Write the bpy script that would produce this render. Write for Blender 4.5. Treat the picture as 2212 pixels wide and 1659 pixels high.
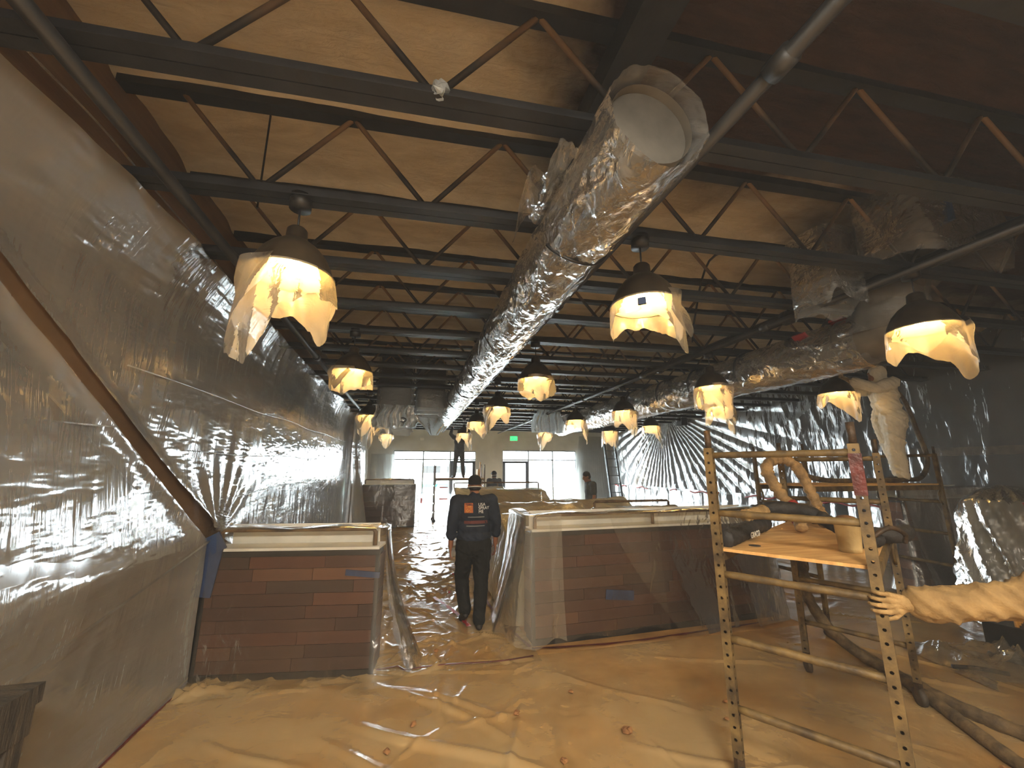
import bpy, math, random
import numpy as np
from mathutils import Vector, Matrix
from mathutils.bvhtree import BVHTree
random.seed(7)
for o in list(bpy.data.objects): bpy.data.objects.remove(o)
scene = bpy.context.scene
COL = scene.collection
# ------------------------------------------------------------------ camera
FPX = 870.0
YAW, PITCH = math.radians(14.022), math.radians(11.847)
cam_data = bpy.data.cameras.new('camera'); cam = bpy.data.objects.new('camera', cam_data); COL.objects.link(cam)
cam_data.sensor_fit = 'HORIZONTAL'; cam_data.sensor_width = 36.0; cam_data.lens = FPX / 2212 * 36.0
cam_data.clip_start = 0.02; cam_data.clip_end = 300
cam.location = (0, 0, 1.8); cam.rotation_euler = (math.pi / 2 + PITCH, 0, -YAW)
scene.camera = cam
# ------------------------------------------------------------------ exposure
vs = scene.view_settings
vs.view_transform = 'Standard'; vs.look = 'None'; vs.gamma = 1.0; vs.use_curve_mapping = False
vs.exposure = 2.65
# ------------------------------------------------------------------ daylight outside the shop front
world = bpy.data.worlds.new('overcast_daylight'); scene.world = world; world.use_nodes = True
bg = world.node_tree.nodes['Background']; bg.inputs[0].default_value = (0.80, 0.93, 1.0, 1); bg.inputs[1].default_value = 7.0
def portal(name, x0, x1, z0, z1):
    l = bpy.data.lights.new(name, 'AREA'); l.shape = 'RECTANGLE'; l.size = x1 - x0; l.size_y = z1 - z0
    l.cycles.is_portal = True
    o = bpy.data.objects.new(name, l); COL.objects.link(o)
    o.location = ((x0 + x1) / 2, 18.2, (z0 + z1) / 2); o.rotation_euler = (-math.pi / 2, 0, 0)
portal('window_light', -0.66, 2.84, 0.0, 2.58); portal('window_light', 4.06, 7.6, 0.0, 2.62)
BULB = 20.0
HAZE = 0.0055
FILL_PANEL = 108.0  # power of the added fill panels behind the viewpoint
# ------------------------------------------------------------------ helpers
def lin(c):
    c = c / 255.0
    return c / 12.92 if c <= 0.04045 else ((c + 0.055) / 1.055) ** 2.4
def rgb(r, g, b): return (lin(r), lin(g), lin(b), 1)
def origin(o):
    p = Vector((0, 0, 0))
    while o is not None: p = p + o.location; o = o.parent
    return p
def tag(o, label, cat=None, group=None, kind=None):
    o['label'] = label
    if cat: o['category'] = cat
    if group: o['group'] = group
    if kind: o['kind'] = kind
    return o
def thing(name, loc, label, cat, group=None, kind=None):
    o = bpy.data.objects.new(name, None); COL.objects.link(o); o.location = loc; o.empty_display_size = 0.1
    return tag(o, label, cat, group, kind)
def link_mesh(name, me, mat, parent=None):
    o = bpy.data.objects.new(name, me); COL.objects.link(o)
    if mat is not None and len(me.materials) == 0: me.materials.append(mat)
    if parent is not None: o.parent = parent
    return o
def dup(root, loc):
    r = root.copy(); COL.objects.link(r); r.location = loc
    for ch in list(root.children):
        c = ch.copy(); COL.objects.link(c); c.parent = r
        for g in list(ch.children):
            d = g.copy(); COL.objects.link(d); d.parent = c
    return r
def fade(t): return t * t * (3 - 2 * t)
_lat = {}
def vnoise(x, y, seed=0):
    if seed not in _lat: _lat[seed] = np.random.RandomState(seed + 11).rand(256, 256)
    L = _lat[seed]
    xi = np.floor(x).astype(int); yi = np.floor(y).astype(int); fx = fade(x - xi); fy = fade(y - yi)
    a = L[xi % 256, yi % 256]; b = L[(xi + 1) % 256, yi % 256]; c = L[xi % 256, (yi + 1) % 256]; d = L[(xi + 1) % 256, (yi + 1) % 256]
    return (a * (1 - fx) + b * fx) * (1 - fy) + (c * (1 - fx) + d * fx) * fy
def fbm(x, y, seed=0, octv=4):
    s = 0; a = 0.5; t = 0
    for i in range(octv):
        s = s + a * vnoise(x * 2 ** i + 17.3 * i, y * 2 ** i + 5.1 * i, seed + i); t += a; a *= 0.5
    return s / t
def ridge(x, y, seed=0, octv=3, p=3.0):
    s = 0; a = 0.5; t = 0
    for i in range(octv):
        n = 1 - np.abs(2 * fbm(x * 2 ** i + 3.7 * i, y * 2 ** i + 9.2 * i, seed + 7 * i, 2) - 1) * 1.6
        s = s + a * np.clip(n, 0, 1) ** p; t += a; a *= 0.55
    return s / t
class MB:
    def __init__(s): s.v = []; s.f = []
    def add(s, vs_, fs):
        n = len(s.v); s.v.extend([tuple(p) for p in vs_]); s.f.extend([tuple(i + n for i in q) for q in fs]); return s
    def box(s, c, d, R=None, taper=1.0):
        c = Vector(c); h = [x / 2 for x in d]; pts = []
        for z in (-1, 1):
            k = taper if z > 0 else 1.0
            for x, y in ((-1, -1), (1, -1), (1, 1), (-1, 1)):
                p = Vector((x * h[0] * k, y * h[1] * k, z * h[2]))
                if R is not None: p = R @ p
                pts.append(c + p)
        return s.add(pts, [(3, 2, 1, 0), (4, 5, 6, 7), (0, 1, 5, 4), (1, 2, 6, 5), (2, 3, 7, 6), (3, 0, 4, 7)])
    def beam(s, p0, p1, w, h, up=(0, 0, 1)):
        p0 = Vector(p0); p1 = Vector(p1); d = p1 - p0; y = d.normalized(); u = Vector(up)
        x = y.cross(u).normalized(); z = x.cross(y)
        R = Matrix((x, y, z)).transposed()
        return s.box((p0 + p1) / 2, (w, d.length, h), R)
    def tube(s, pts, r, n=8, cap=True, sc=(1, 1)):
        pts = [Vector(p) for p in pts]; m = len(pts); rs = r if hasattr(r, '__len__') else [r] * m
        vs_ = []; prev = None
        for i in range(m):
            t = (pts[min(i + 1, m - 1)] - pts[max(i - 1, 0)]).normalized()
            if prev is None:
                a = Vector((0, 0, 1)) if abs(t.z) < 0.9 else Vector((1, 0, 0)); x = t.cross(a).normalized()
            else: x = (prev - t * prev.dot(t)).normalized()
            prev = x; y = t.cross(x)
            for k in range(n):
                th = 2 * math.pi * k / n; vs_.append(pts[i] + x * (math.cos(th) * rs[i] * sc[0]) + y * (math.sin(th) * rs[i] * sc[1]))
        fs = [(i * n + k, i * n + (k + 1) % n, (i + 1) * n + (k + 1) % n, (i + 1) * n + k) for i in range(m - 1) for k in range(n)]
        if cap: fs.append(tuple(range(n - 1, -1, -1))); fs.append(tuple((m - 1) * n + k for k in range(n)))
        return s.add(vs_, fs)
    def cyl(s, p0, p1, r0, r1=None, n=12): return s.tube([p0, p1], [r0, r0 if r1 is None else r1], n)
    def limb(s, p0, p1, r0, r1, n=12, sc=(1, 1)):
        p0 = Vector(p0); p1 = Vector(p1); d = (p1 - p0).normalized(); pts = []; rs = []
        for a in (80, 55, 30): pts.append(p0 - d * r0 * math.sin(math.radians(a))); rs.append(r0 * math.cos(math.radians(a)))
        pts += [p0, (p0 + p1) / 2, p1]; rs += [r0, (r0 + r1) / 2, r1]
        for a in (30, 55, 80): pts.append(p1 + d * r1 * math.sin(math.radians(a))); rs.append(r1 * math.cos(math.radians(a)))
        return s.tube(pts, rs, n, True, sc)
    def chain(s, pts, rs, n=12, sc=(1, 1)):
        for i in range(len(pts) - 1): s.limb(pts[i], pts[i + 1], rs[i], rs[i + 1], n, sc)
        return s
    def ell(s, c, r, R=None, n=16, m=10):
        c = Vector(c); vs_ = []
        for j in range(1, m):
            ph = math.pi * j / m
            for k in range(n):
                th = 2 * math.pi * k / n
                p = Vector((r[0] * math.sin(ph) * math.cos(th), r[1] * math.sin(ph) * math.sin(th), r[2] * math.cos(ph)))
                vs_.append(c + (R @ p if R is not None else p))
        top = Vector((0, 0, r[2])); bot = Vector((0, 0, -r[2]))
        vs_ += [c + (R @ top if R is not None else top), c + (R @ bot if R is not None else bot)]
        T = len(vs_) - 2; B = T + 1
        fs = [(j * n + k, (j + 1) * n + k, (j + 1) * n + (k + 1) % n, j * n + (k + 1) % n) for j in range(m - 2) for k in range(n)]
        fs += [(T, k, (k + 1) % n) for k in range(n)] + [(B, (m - 2) * n + (k + 1) % n, (m - 2) * n + k) for k in range(n)]
        return s.add(vs_, fs)
    def lathe(s, prof, c, n=24):
        c = Vector(c); m = len(prof)
        vs_ = [c + Vector((r * math.cos(2 * math.pi * k / n), r * math.sin(2 * math.pi * k / n), z)) for r, z in prof for k in range(n)]
        fs = [(i * n + k, i * n + (k + 1) % n, (i + 1) * n + (k + 1) % n, (i + 1) * n + k) for i in range(m - 1) for k in range(n)]
        return s.add(vs_, fs)
    def grid(s, P, wrap=False):
        nu, nv = P.shape[:2]; n0 = len(s.v); s.v.extend(map(tuple, P.reshape(-1, 3)))
        for i in range(nu if wrap else nu - 1):
            a = n0 + i * nv; b = n0 + ((i + 1) % nu) * nv
            s.f.extend([(a + j, b + j, b + j + 1, a + j + 1) for j in range(nv - 1)])
        return s
    def mesh(s, name, off=Vector((0, 0, 0)), smooth=False):
        me = bpy.data.meshes.new(name)
        me.from_pydata([(p[0] - off.x, p[1] - off.y, p[2] - off.z) for p in s.v], [], s.f)
        if smooth: me.polygons.foreach_set('use_smooth', [True] * len(me.polygons))
        me.update(); return me
    def build(s, name, mat, parent=None, smooth=False, loc=None):
        off = origin(parent) if parent is not None else Vector((0, 0, 0))
        if loc is not None: off = off + Vector(loc)
        o = link_mesh(name, s.mesh(name, off, smooth), mat, parent)
        if loc is not None: o.location = loc
        return o
def skin(mb, voxel, sm=6, off=Vector((0, 0, 0)), name='body'):
    """fuse overlapping closed shapes into one continuous smooth surface"""
    t = bpy.data.objects.new('tmp', mb.mesh('tmp', off)); COL.objects.link(t)
    r = t.modifiers.new('r', 'REMESH'); r.mode = 'VOXEL'; r.voxel_size = voxel; r.use_smooth_shade = True
    k = t.modifiers.new('s', 'SMOOTH'); k.factor = 0.5; k.iterations = sm
    dg = bpy.context.evaluated_depsgraph_get(); dg.update()
    me = bpy.data.meshes.new_from_object(t.evaluated_get(dg)); me.name = name
    bpy.data.objects.remove(t)
    me.polygons.foreach_set('use_smooth', [True] * len(me.polygons)); me.materials.clear()
    return me
def build_skin(mb, name, mat, parent=None, voxel=0.014, sm=6, loc=None):
    off = origin(parent) if parent is not None else Vector((0, 0, 0))
    if loc is not None: off = off + Vector(loc)
    o = link_mesh(name, skin(mb, voxel, sm, off, name), mat, parent)
    if loc is not None: o.location = loc
    return o
def smooth_path(pts, k=8):
    P = [Vector(p) for p in pts]; out = []
    for i in range(len(P) - 1):
        p0 = P[max(i - 1, 0)]; p1 = P[i]; p2 = P[i + 1]; p3 = P[min(i + 2, len(P) - 1)]
        for j in range(k):
            t = j / k
            out.append(0.5 * ((2 * p1) + (p2 - p0) * t + (2 * p0 - 5 * p1 + 4 * p2 - p3) * t * t + (3 * p1 - p0 - 3 * p2 + p3) * t ** 3))
    out.append(P[-1]); return out
# ------------------------------------------------------------------ materials
class NT:
    def __init__(s, name):
        s.m = bpy.data.materials.new(name); s.m.use_nodes = True; s.t = s.m.node_tree; s.t.nodes.clear()
        s.out = s.n('ShaderNodeOutputMaterial')
    def n(s, typ, ins=None, **kw):
        nd = s.t.nodes.new(typ)
        for k, v in kw.items(): setattr(nd, k, v)
        for k, v in (ins or {}).items(): s.set(nd, k, v)
        return nd
    def set(s, nd, k, v):
        if isinstance(v, tuple) and len(v) == 2 and hasattr(v[0], 'outputs'): s.t.links.new(v[0].outputs[v[1]], nd.inputs[k])
        elif hasattr(v, 'outputs'): s.t.links.new(v.outputs[0], nd.inputs[k])
        else: nd.inputs[k].default_value = v
    def obj(s, scale=(1, 1, 1)):
        return s.n('ShaderNodeMapping', {0: (s.n('ShaderNodeTexCoord'), 3), 3: scale})
    def noise(s, vec, scale, detail=4, rough=0.55, dist=0.0):
        return s.n('ShaderNodeTexNoise', {'Vector': vec, 'Scale': scale, 'Detail': detail, 'Roughness': rough, 'Distortion': dist})
    def ramp(s, fac, a, ca, b, cb):
        r = s.n('ShaderNodeValToRGB', {0: fac}); e = r.color_ramp.elements
        e[0].position = a; e[0].color = ca; e[1].position = b; e[1].color = cb; return r
    def mixc(s, fac, a, b, mode='MIX'):
        m = s.n('ShaderNodeMixRGB', {0: fac, 1: a, 2: b}); m.blend_type = mode; return m
    def bump(s, h, strength, dist=0.02): return s.n('ShaderNodeBump', {'Height': h, 'Strength': strength, 'Distance': dist})
    def math(s, op, a, b=0.0): return s.n('ShaderNodeMath', {0: a, 1: b}, operation=op)
    def finish(s, sh): s.t.links.new(sh.outputs[0], s.out.inputs[0]); return s.m
def mat_noise(name, c1, c2, scale=6, rough=0.6, bump=0.2, bscale=40, metal=0.0, stretch=(1, 1, 1), spec=0.5, dist=0.01, coat=0.0):
    t = NT(name); v = t.obj(stretch); n = t.noise(v, scale); c = t.ramp(n, 0.35, c1, 0.68, c2)
    b = t.bump(t.noise(v, bscale, 3), bump, dist)
    return t.finish(t.n('ShaderNodeBsdfPrincipled', {'Base Color': c, 'Roughness': rough, 'Metallic': metal, 'Normal': b, 'Specular IOR Level': spec, 'Coat Weight': coat, 'Coat Roughness': 0.12}))
def mat_film(name, haze, col, rough=0.14, bscale=(5, 5, 2), bstr=0.5, bdist=0.03, gloss=1.0, transl=0.5, dirt=None, crinkle=None):
    """thin polyethylene sheet: clear + milky scatter + glossy skin"""
    t = NT(name); v = t.obj(bscale)
    n1 = t.noise(v, 3.0, 2.5, 0.5, 1.2); n2 = t.noise(v, 11.0, 3, 0.5, 0.6)
    b = t.bump(t.math('ADD', n1, t.math('MULTIPLY', n2, 0.16)), bstr, bdist)
    if crinkle is not None:      # rows of short upright crinkles in bands, as taut film shows
        k1 = t.noise(t.obj(crinkle[0]), 1.0, 3, 0.55, 0.8); k2 = t.noise(t.obj(crinkle[1]), 1.0, 2, 0.5, 0.6); band = t.ramp(t.noise(t.obj(crinkle[2]), 1.0, 3), 0.38, (0.12, 0.12, 0.12, 1), 0.62, (1, 1, 1, 1))
        b = t.bump(t.math('ADD', t.math('MULTIPLY', k1, band), t.math('MULTIPLY', t.math('MULTIPLY', k2, 0.3), band)), bstr, bdist)
    if dirt is not None:
        c = t.mixc(t.ramp(t.noise(t.obj(), 1.3, 5), 0.4, (0, 0, 0, 1), 0.66, (1, 1, 1, 1)), col, dirt)
    else: c = t.mixc(0.0, col, col)
    d = t.n('ShaderNodeBsdfDiffuse', {'Color': c, 'Normal': b}); tr = t.n('ShaderNodeBsdfTranslucent', {'Color': c, 'Normal': b})
    milky = t.n('ShaderNodeMixShader', {0: transl, 1: d, 2: tr})
    base = t.n('ShaderNodeMixShader', {0: haze, 1: t.n('ShaderNodeBsdfTransparent', {'Color': (0.97, 0.97, 0.96, 1)}), 2: milky})
    fr = t.math('MULTIPLY', t.n('ShaderNodeFresnel', {'IOR': 1.5, 'Normal': b}), gloss)
    fr.use_clamp = True
    gl = t.n('ShaderNodeBsdfGlossy', {'Color': (1, 1, 1, 1), 'Roughness': rough, 'Normal': b})
    return t.finish(t.n('ShaderNodeMixShader', {0: fr, 1: base, 2: gl}))
def mat_plain(name, c, rough=0.6, metal=0.0, spec=0.5): return mat_noise(name, c, tuple(min(1, x * 1.18) for x in c[:3]) + (1,), 9, rough, 0.08, 60, metal, spec=spec)
def mat_emit(name, c, s):
    t = NT(name); return t.finish(t.n('ShaderNodeEmission', {0: c, 1: s}))
M = {}
M['floor'] = mat_noise('brown_paper_floor', rgb(150, 112, 66), rgb(186, 146, 92), 2.5, 0.7, 0.3, 14)
M['steel'] = mat_noise('dark_painted_steel', rgb(26, 27, 30), rgb(40, 42, 46), 4, 0.55, 0.15, 30)
M['pipe'] = mat_noise('dark_pipe', rgb(30, 30, 31), rgb(46, 46, 46), 5, 0.45, 0.1, 40)
M['duct'] = mat_noise('galvanised_duct', rgb(96, 91, 83), rgb(126, 119, 107), 3, 0.5, 0.15, 12, 0.3)
M['canvas_end'] = mat_noise('grey_duct_end', rgb(58, 55, 49), rgb(76, 72, 65), 6, 0.8, 0.1, 60)
M['strap'] = mat_plain('black_strap', rgb(22, 22, 24), 0.5)
M['wallL'] = mat_noise('brown_boarding', rgb(104, 80, 56), rgb(136, 108, 78), 2, 0.7, 0.2, 20, stretch=(1, .3, 3))
M['wallB'] = mat_noise('grey_plaster', rgb(178, 180, 176), rgb(196, 198, 194), 1.5, 0.85, 0.1, 60)
M['wallR'] = mat_noise('dark_grey_boarding', rgb(56, 48, 42), rgb(84, 72, 62), 1.2, 0.7, 0.2, 18)
M['dark'] = mat_noise('black_metal', rgb(20, 19, 18), rgb(34, 32, 30), 8, 0.5, 0.1, 50)
M['rail'] = mat_noise('dusty_brown_rail', rgb(66, 48, 32), rgb(118, 92, 62), 7, 0.6, 0.3, 50)
M['white'] = mat_noise('white_laminate', rgb(196, 194, 186), rgb(222, 220, 212), 3, 0.5, 0.05, 40)
M['frame'] = mat_plain('grey_aluminium', rgb(120, 126, 128), 0.4, 0.3)
M['ply'] = mat_noise('dusty_plywood', rgb(176, 132, 74), rgb(206, 164, 104), 3, 0.75, 0.3, 40, stretch=(1, 6, 1))
M['scaf'] = mat_noise('rusty_ochre_scaffold', rgb(62, 48, 28), rgb(116, 94, 54), 9, 0.6, 0.5, 60, 0.1, dist=0.004)
M['pin'] = mat_noise('dark_rust_pin', rgb(44, 34, 24), rgb(76, 56, 36), 14, 0.6, 0.4, 70, 0.3)
M['rubber'] = mat_noise('dark_caster_rubber', rgb(34, 29, 24), rgb(70, 58, 44), 9, 0.7, 0.2, 40)
M['hose'] = mat_noise('dusty_hose', rgb(64, 52, 38), rgb(112, 92, 64), 10, 0.75, 0.6, 45)
M['wrap'] = mat_noise('foam_crusted_wrap', rgb(112, 88, 56), rgb(168, 134, 88), 12, 0.8, 0.8, 40)
M['sleeve'] = mat_noise('black_hose_sleeve', rgb(22, 20, 20), rgb(44, 40, 38), 8, 0.7, 0.4, 60)
M['red'] = mat_noise('red_tape', rgb(140, 34, 34), rgb(176, 54, 50), 8, 0.45, 0.3, 30)
M['maroon'] = mat_noise('maroon_tape', rgb(58, 18, 15), rgb(96, 32, 26), 10, 0.4, 0.5, 30)
M['strip'] = mat_noise('brown_strip', rgb(96, 74, 52), rgb(118, 92, 66), 2, 0.7, 0.2, 20)
M['blue'] = mat_noise('blue_tape', rgb(22, 38, 70), rgb(34, 58, 96), 8, 0.6, 0.2, 30)
M['tub'] = mat_noise('dusty_cream_tub', rgb(150, 126, 82), rgb(184, 158, 108), 6, 0.6, 0.3, 40)
M['crumb'] = mat_noise('foam_crumb', rgb(104, 68, 38), rgb(146, 104, 62), 20, 0.9, 0.5, 60)
M['shade'] = mat_noise('bronze_shade', rgb(52, 44, 34), rgb(72, 62, 48), 5, 0.4, 0.05, 30, 0.3)
M['liner'] = mat_plain('cream_liner', rgb(236, 222, 180), 0.6)
M['bulb'] = mat_emit('warm_bulb', (1.0, 0.66, 0.26, 1), BULB)
M['fill_face'] = mat_emit('fill_light_face', (1.0, 0.80, 0.56, 1), 4.0)  # glowing face of the added, unseen fill panels
M['skin'] = mat_noise('skin', rgb(122, 80, 58), rgb(142, 96, 70), 8, 0.55, 0.05, 60)
M['shirt'] = mat_noise('navy_cloth', rgb(17, 24, 36), rgb(27, 36, 52), 7, 0.85, 0.35, 16, dist=0.02)
M['pants'] = mat_noise('black_cloth', rgb(9, 10, 10), rgb(16, 17, 16), 7, 0.9, 0.35, 14, dist=0.02)
M['hair'] = mat_noise('dark_hair', rgb(18, 15, 13), rgb(36, 30, 26), 30, 0.6, 0.5, 120)
M['tyvek'] = mat_noise('white_coverall', rgb(196, 186, 164), rgb(226, 216, 194), 4, 0.7, 0.7, 14, stretch=(1, 1, .5), dist=0.03)
M['dusty'] = mat_noise('dusty_tan_coverall', rgb(110, 86, 50), rgb(146, 117, 72), 7, 0.85, 0.6, 20, dist=0.02)
M['glove'] = mat_noise('dusty_tan_glove', rgb(124, 98, 58), rgb(158, 128, 82), 18, 0.85, 0.6, 70)
M['greyman'] = mat_noise('grey_cloth', rgb(58, 60, 62), rgb(76, 78, 80), 6, 0.85, 0.3, 14)
M['orange'] = mat_plain('orange_print', rgb(160, 84, 34), 0.7)
M['redprint'] = mat_plain('dull_red_print', rgb(84, 36, 32), 0.7)
M['amber'] = mat_plain('amber_print', rgb(176, 126, 52), 0.7)
M['greyprint'] = mat_plain('grey_print', rgb(104, 106, 106), 0.7)
M['whiteprint'] = mat_plain('white_print', rgb(205, 205, 200), 0.7)
M['green'] = mat_emit('green_exit', (0.03, 0.9, 0.16, 1), 0.5)
M['upholstery'] = mat_noise('dark_upholstery', rgb(58, 52, 46), rgb(84, 74, 62), 4, 0.6, 0.2, 30)
M['ground'] = mat_noise('concrete_ground', rgb(170, 172, 170), rgb(200, 202, 198), 1, 0.9, 0.1, 10)
M['teal'] = mat_plain('teal_panel', rgb(40, 170, 130), 0.6)
M['bench'] = mat_noise('charred_wood', rgb(32, 28, 24), rgb(70, 60, 48), 5, 0.8, 0.6, 24, stretch=(1, 5, 1))
M['cardboard'] = mat_noise('cardboard', rgb(150, 116, 74), rgb(176, 140, 94), 3, 0.8, 0.1, 30)
# films
M['film_wall'] = mat_film('film_on_left_wall', 0.48, rgb(178, 174, 166), 0.15, (1.0, 1.0, 1.0), 0.38, 0.03, 1.0, 0.25, None, ((1, 9, 1.3), (1, 26, 4), (1, 1.2, 5.0)))
M['film_right'] = mat_film('film_on_right_wall', 0.36, rgb(132, 134, 136), 0.30, (1.0, 2.2, 0.6), 0.4, 0.04, 0.26, 0.3)
M['film_back'] = mat_film('film_on_back_wall', 0.22, rgb(190, 194, 192), 0.15, (5.0, 1.0, 0.6), 0.6, 0.05, 1.2, 0.4)
M['film_floor'] = mat_film('film_on_floor', 0.52, rgb(194, 168, 124), 0.19, (1.6, 1.6, 1), 0.3, 0.03, 0.62, 0.05, rgb(182, 144, 90))
M['film_counter'] = mat_film('film_on_counter', 0.06, rgb(210, 190, 160), 0.2, (1.6, 1.6, 1.0), 0.4, 0.03, 0.8, 0.5)
M['film_side'] = mat_film('film_on_counter_flank', 0.28, rgb(214, 204, 186), 0.22, (1.6, 1.6, 1.0), 0.4, 0.03, 0.7, 0.5)
M['heap'] = mat_film('crumpled_clear_film', 0.30, rgb(190, 180, 162), 0.12, (3, 3, 3), 0.7, 0.03, 1.6, 0.4)
M['film_booth'] = mat_film('film_on_booth', 0.8, rgb(226, 206, 166), 0.2, (2.2, 2.2, 1.2), 0.6, 0.03, 1.0, 0.55)
M['film_duct'] = mat_film('film_on_duct', 0.48, rgb(150, 149, 146), 0.17, (3.0, 2.0, 3.0), 0.8, 0.03, 0.6, 0.3)
M['film_lamp'] = mat_film('film_on_lamp', 0.42, rgb(246, 232, 206), 0.25, (3, 3, 3), 0.4, 0.02, 0.8, 0.6)
M['film_bag'] = mat_film('clear_bag', 0.42, rgb(180, 174, 162), 0.2, (3, 3, 1.5), 0.6, 0.03, 0.7, 0.4)
M['film_blue'] = mat_film('milky_bag', 0.75, rgb(206, 216, 222), 0.2, (4, 4, 1.5), 0.6, 0.03, 1.0, 0.5)
t = NT('window_glass')
M['glass'] = t.finish(t.n('ShaderNodeMixShader', {0: 0.05, 1: t.n('ShaderNodeBsdfTransparent'), 2: t.n('ShaderNodeBsdfGlossy', {'Roughness': 0.03})}))
# plank timber with a tone of its own for each plank
t = NT('reclaimed_plank')
oi = t.n('ShaderNodeObjectInfo'); g = t.noise(t.obj((1.5, 1.5, 14)), 2.2, 5, 0.6, 0.8)
base = t.n('ShaderNodeValToRGB', {0: (oi, 5)}); e = base.color_ramp.elements
e[0].position = 0; e[0].color = rgb(54, 29, 18); e[1].position = 1; e[1].color = rgb(104, 66, 42)
e = base.color_ramp.elements.new(0.45); e.color = rgb(82, 45, 27)
e = base.color_ramp.elements.new(0.72); e.color = rgb(52, 35, 26)
grain = t.ramp(g, 0.3, (0.65, 0.65, 0.65, 1), 0.7, (1.15, 1.12, 1.1, 1))
M['plank'] = t.finish(t.n('ShaderNodeBsdfPrincipled', {'Base Color': t.mixc(1.0, base, grain, 'MULTIPLY'), 'Roughness': 0.6, 'Normal': t.bump(g, 0.3, 0.004)}))
# sprayed ceiling: tan foam on the left and far part, bare dark deck where it is still unsprayed
t = NT('sprayed_deck'); v = t.obj(); sep = t.n('ShaderNodeSeparateXYZ', {0: v}); nz = t.noise(v, 1.6, 5)
wob = t.math('MULTIPLY', t.math('SUBTRACT', nz, 0.5), 1.1)
mx = t.n('ShaderNodeMapRange', {0: t.math('ADD', (sep, 0), wob), 1: 0.45, 2: 0.95}); my = t.n('ShaderNodeMapRange', {0: t.math('ADD', (sep, 1), wob), 1: 3.0, 2: 2.1})
mr = t.n('ShaderNodeMapRange', {0: t.math('ADD', (sep, 0), wob), 1: 3.6, 2: 5.0}); my2 = t.n('ShaderNodeMapRange', {0: t.math('ADD', (sep, 1), wob), 1: 4.6, 2: 3.4})
bare = t.math('MAXIMUM', t.math('MULTIPLY', mx, my), t.math('MULTIPLY', mr, my2))
foam = t.ramp(t.noise(t.obj((1, 2.5, 1)), 2.0, 6, 0.6, 0.6), 0.3, rgb(178, 164, 140), 0.7, rgb(212, 200, 178))
deck = t.ramp(t.noise(t.obj((1, 6, 1)), 3, 4), 0.3, rgb(40, 26, 18), 0.7, rgb(62, 41, 29))
M['foam'] = t.finish(t.n('ShaderNodeBsdfPrincipled', {'Base Color': t.mixc(bare, foam, deck), 'Roughness': 0.8, 'Normal': t.bump(t.noise(t.obj((1, 3, 1)), 9, 5, 0.6, 0.8), 0.5, 0.03)}))
# joist webs: overspray on their upper ends
t = NT('oversprayed_steel'); v = t.obj(); sep = t.n('ShaderNodeSeparateXYZ', {0: v}); n = t.noise(v, 4)
k = t.n('ShaderNodeMapRange', {0: t.math('ADD', (sep, 2), t.math('MULTIPLY', t.math('SUBTRACT', n, 0.5), 0.25)), 1: 0.25, 2: 0.62})
M['web'] = t.finish(t.n('ShaderNodeBsdfPrincipled', {'Base Color': t.mixc(k, rgb(40, 38, 37), rgb(160, 128, 92)), 'Roughness': 0.65}))
# ================================================================== structure
XL, XR, YF, YB, ZC = -1.80, 9.3, -3.0, 18.0, 4.12
def struct(name, mb, mat, label, smooth=False): return tag(mb.build(name, mat, None, smooth), label, None, None, 'structure')
struct('floor', MB().box(((XL + XR) / 2, 7.5, -0.1), (XR - XL + 1.6, 21.6, 0.2)), M['floor'], 'brown paper covered floor under the plastic sheeting')
wl = struct('wall_left', MB().box((XL - 0.1, 7.5, 2.1), (0.2, 21.4, 4.4)), M['wallL'], 'brown left wall behind the long plastic sheets')
wr = struct('wall_right', MB().box((XR + 0.1, 7.5, 2.1), (0.2, 21.4, 4.4)), M['wallR'], 'dark right wall behind the plastic sheet')
struct('wall_front', MB().box(((XL + XR) / 2, YF - 0.1, 2.1), (XR - XL, 0.2, 4.4)), M['white'], 'pale wall behind the viewpoint')
W1, W2 = (-0.66, 2.84, 2.56), (4.06, 7.6, 2.62)
b = MB()
for x0, x1, z0, z1 in ((XL, W1[0], 0, 4.2), (W1[0], W1[1], W1[2], 4.2), (W1[1], W2[0], 0, 4.2), (W2[0], W2[1], W2[2], 4.2), (W2[1], XR, 0, 4.2)):
    b.box(((x0 + x1) / 2, YB + 0.1, (z0 + z1) / 2), (x1 - x0, 0.2, z1 - z0))
struct('wall_back', b, M['wallB'], 'grey end wall holding the two bright shop windows')
ceil = struct('ceiling', MB().box(((XL + XR) / 2, 7.5, 4.42), (XR - XL + 0.6, 21.6, 0.2)), M['steel'], 'roof deck above the joists, partly coated with tan sprayed foam')
SL = -0.048                                # the joists run slightly askew
JY = [1.56 + 0.83 * k for k in range(-4, 20)]
nx, ny = 150, 620
X = np.linspace(XL, XR, nx)[:, None] * np.ones((1, ny)); Y = np.linspace(YF, YB, ny)[None, :] * np.ones((nx, 1))
Yj = (Y - SL * X - 1.56) / 0.83; fr_ = np.abs(Yj - np.round(Yj)) * 0.83
Z = 4.12 + 0.03 * (fbm(X * 1.1, Y * 1.6, 3) - .5) + 0.035 * (fbm(X * 1.7, Y * 6, 5) - .5) - 0.07 * np.exp(-(fr_ / 0.09) ** 2) * (0.6 + 0.8 * fbm(X * 2, Y, 9))
MB().grid(np.stack([X, Y, Z], -1)).build('sprayed_foam', M['foam'], ceil, True)['label'] = 'lumpy tan sprayed foam, dark and bare on the near right'
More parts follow.
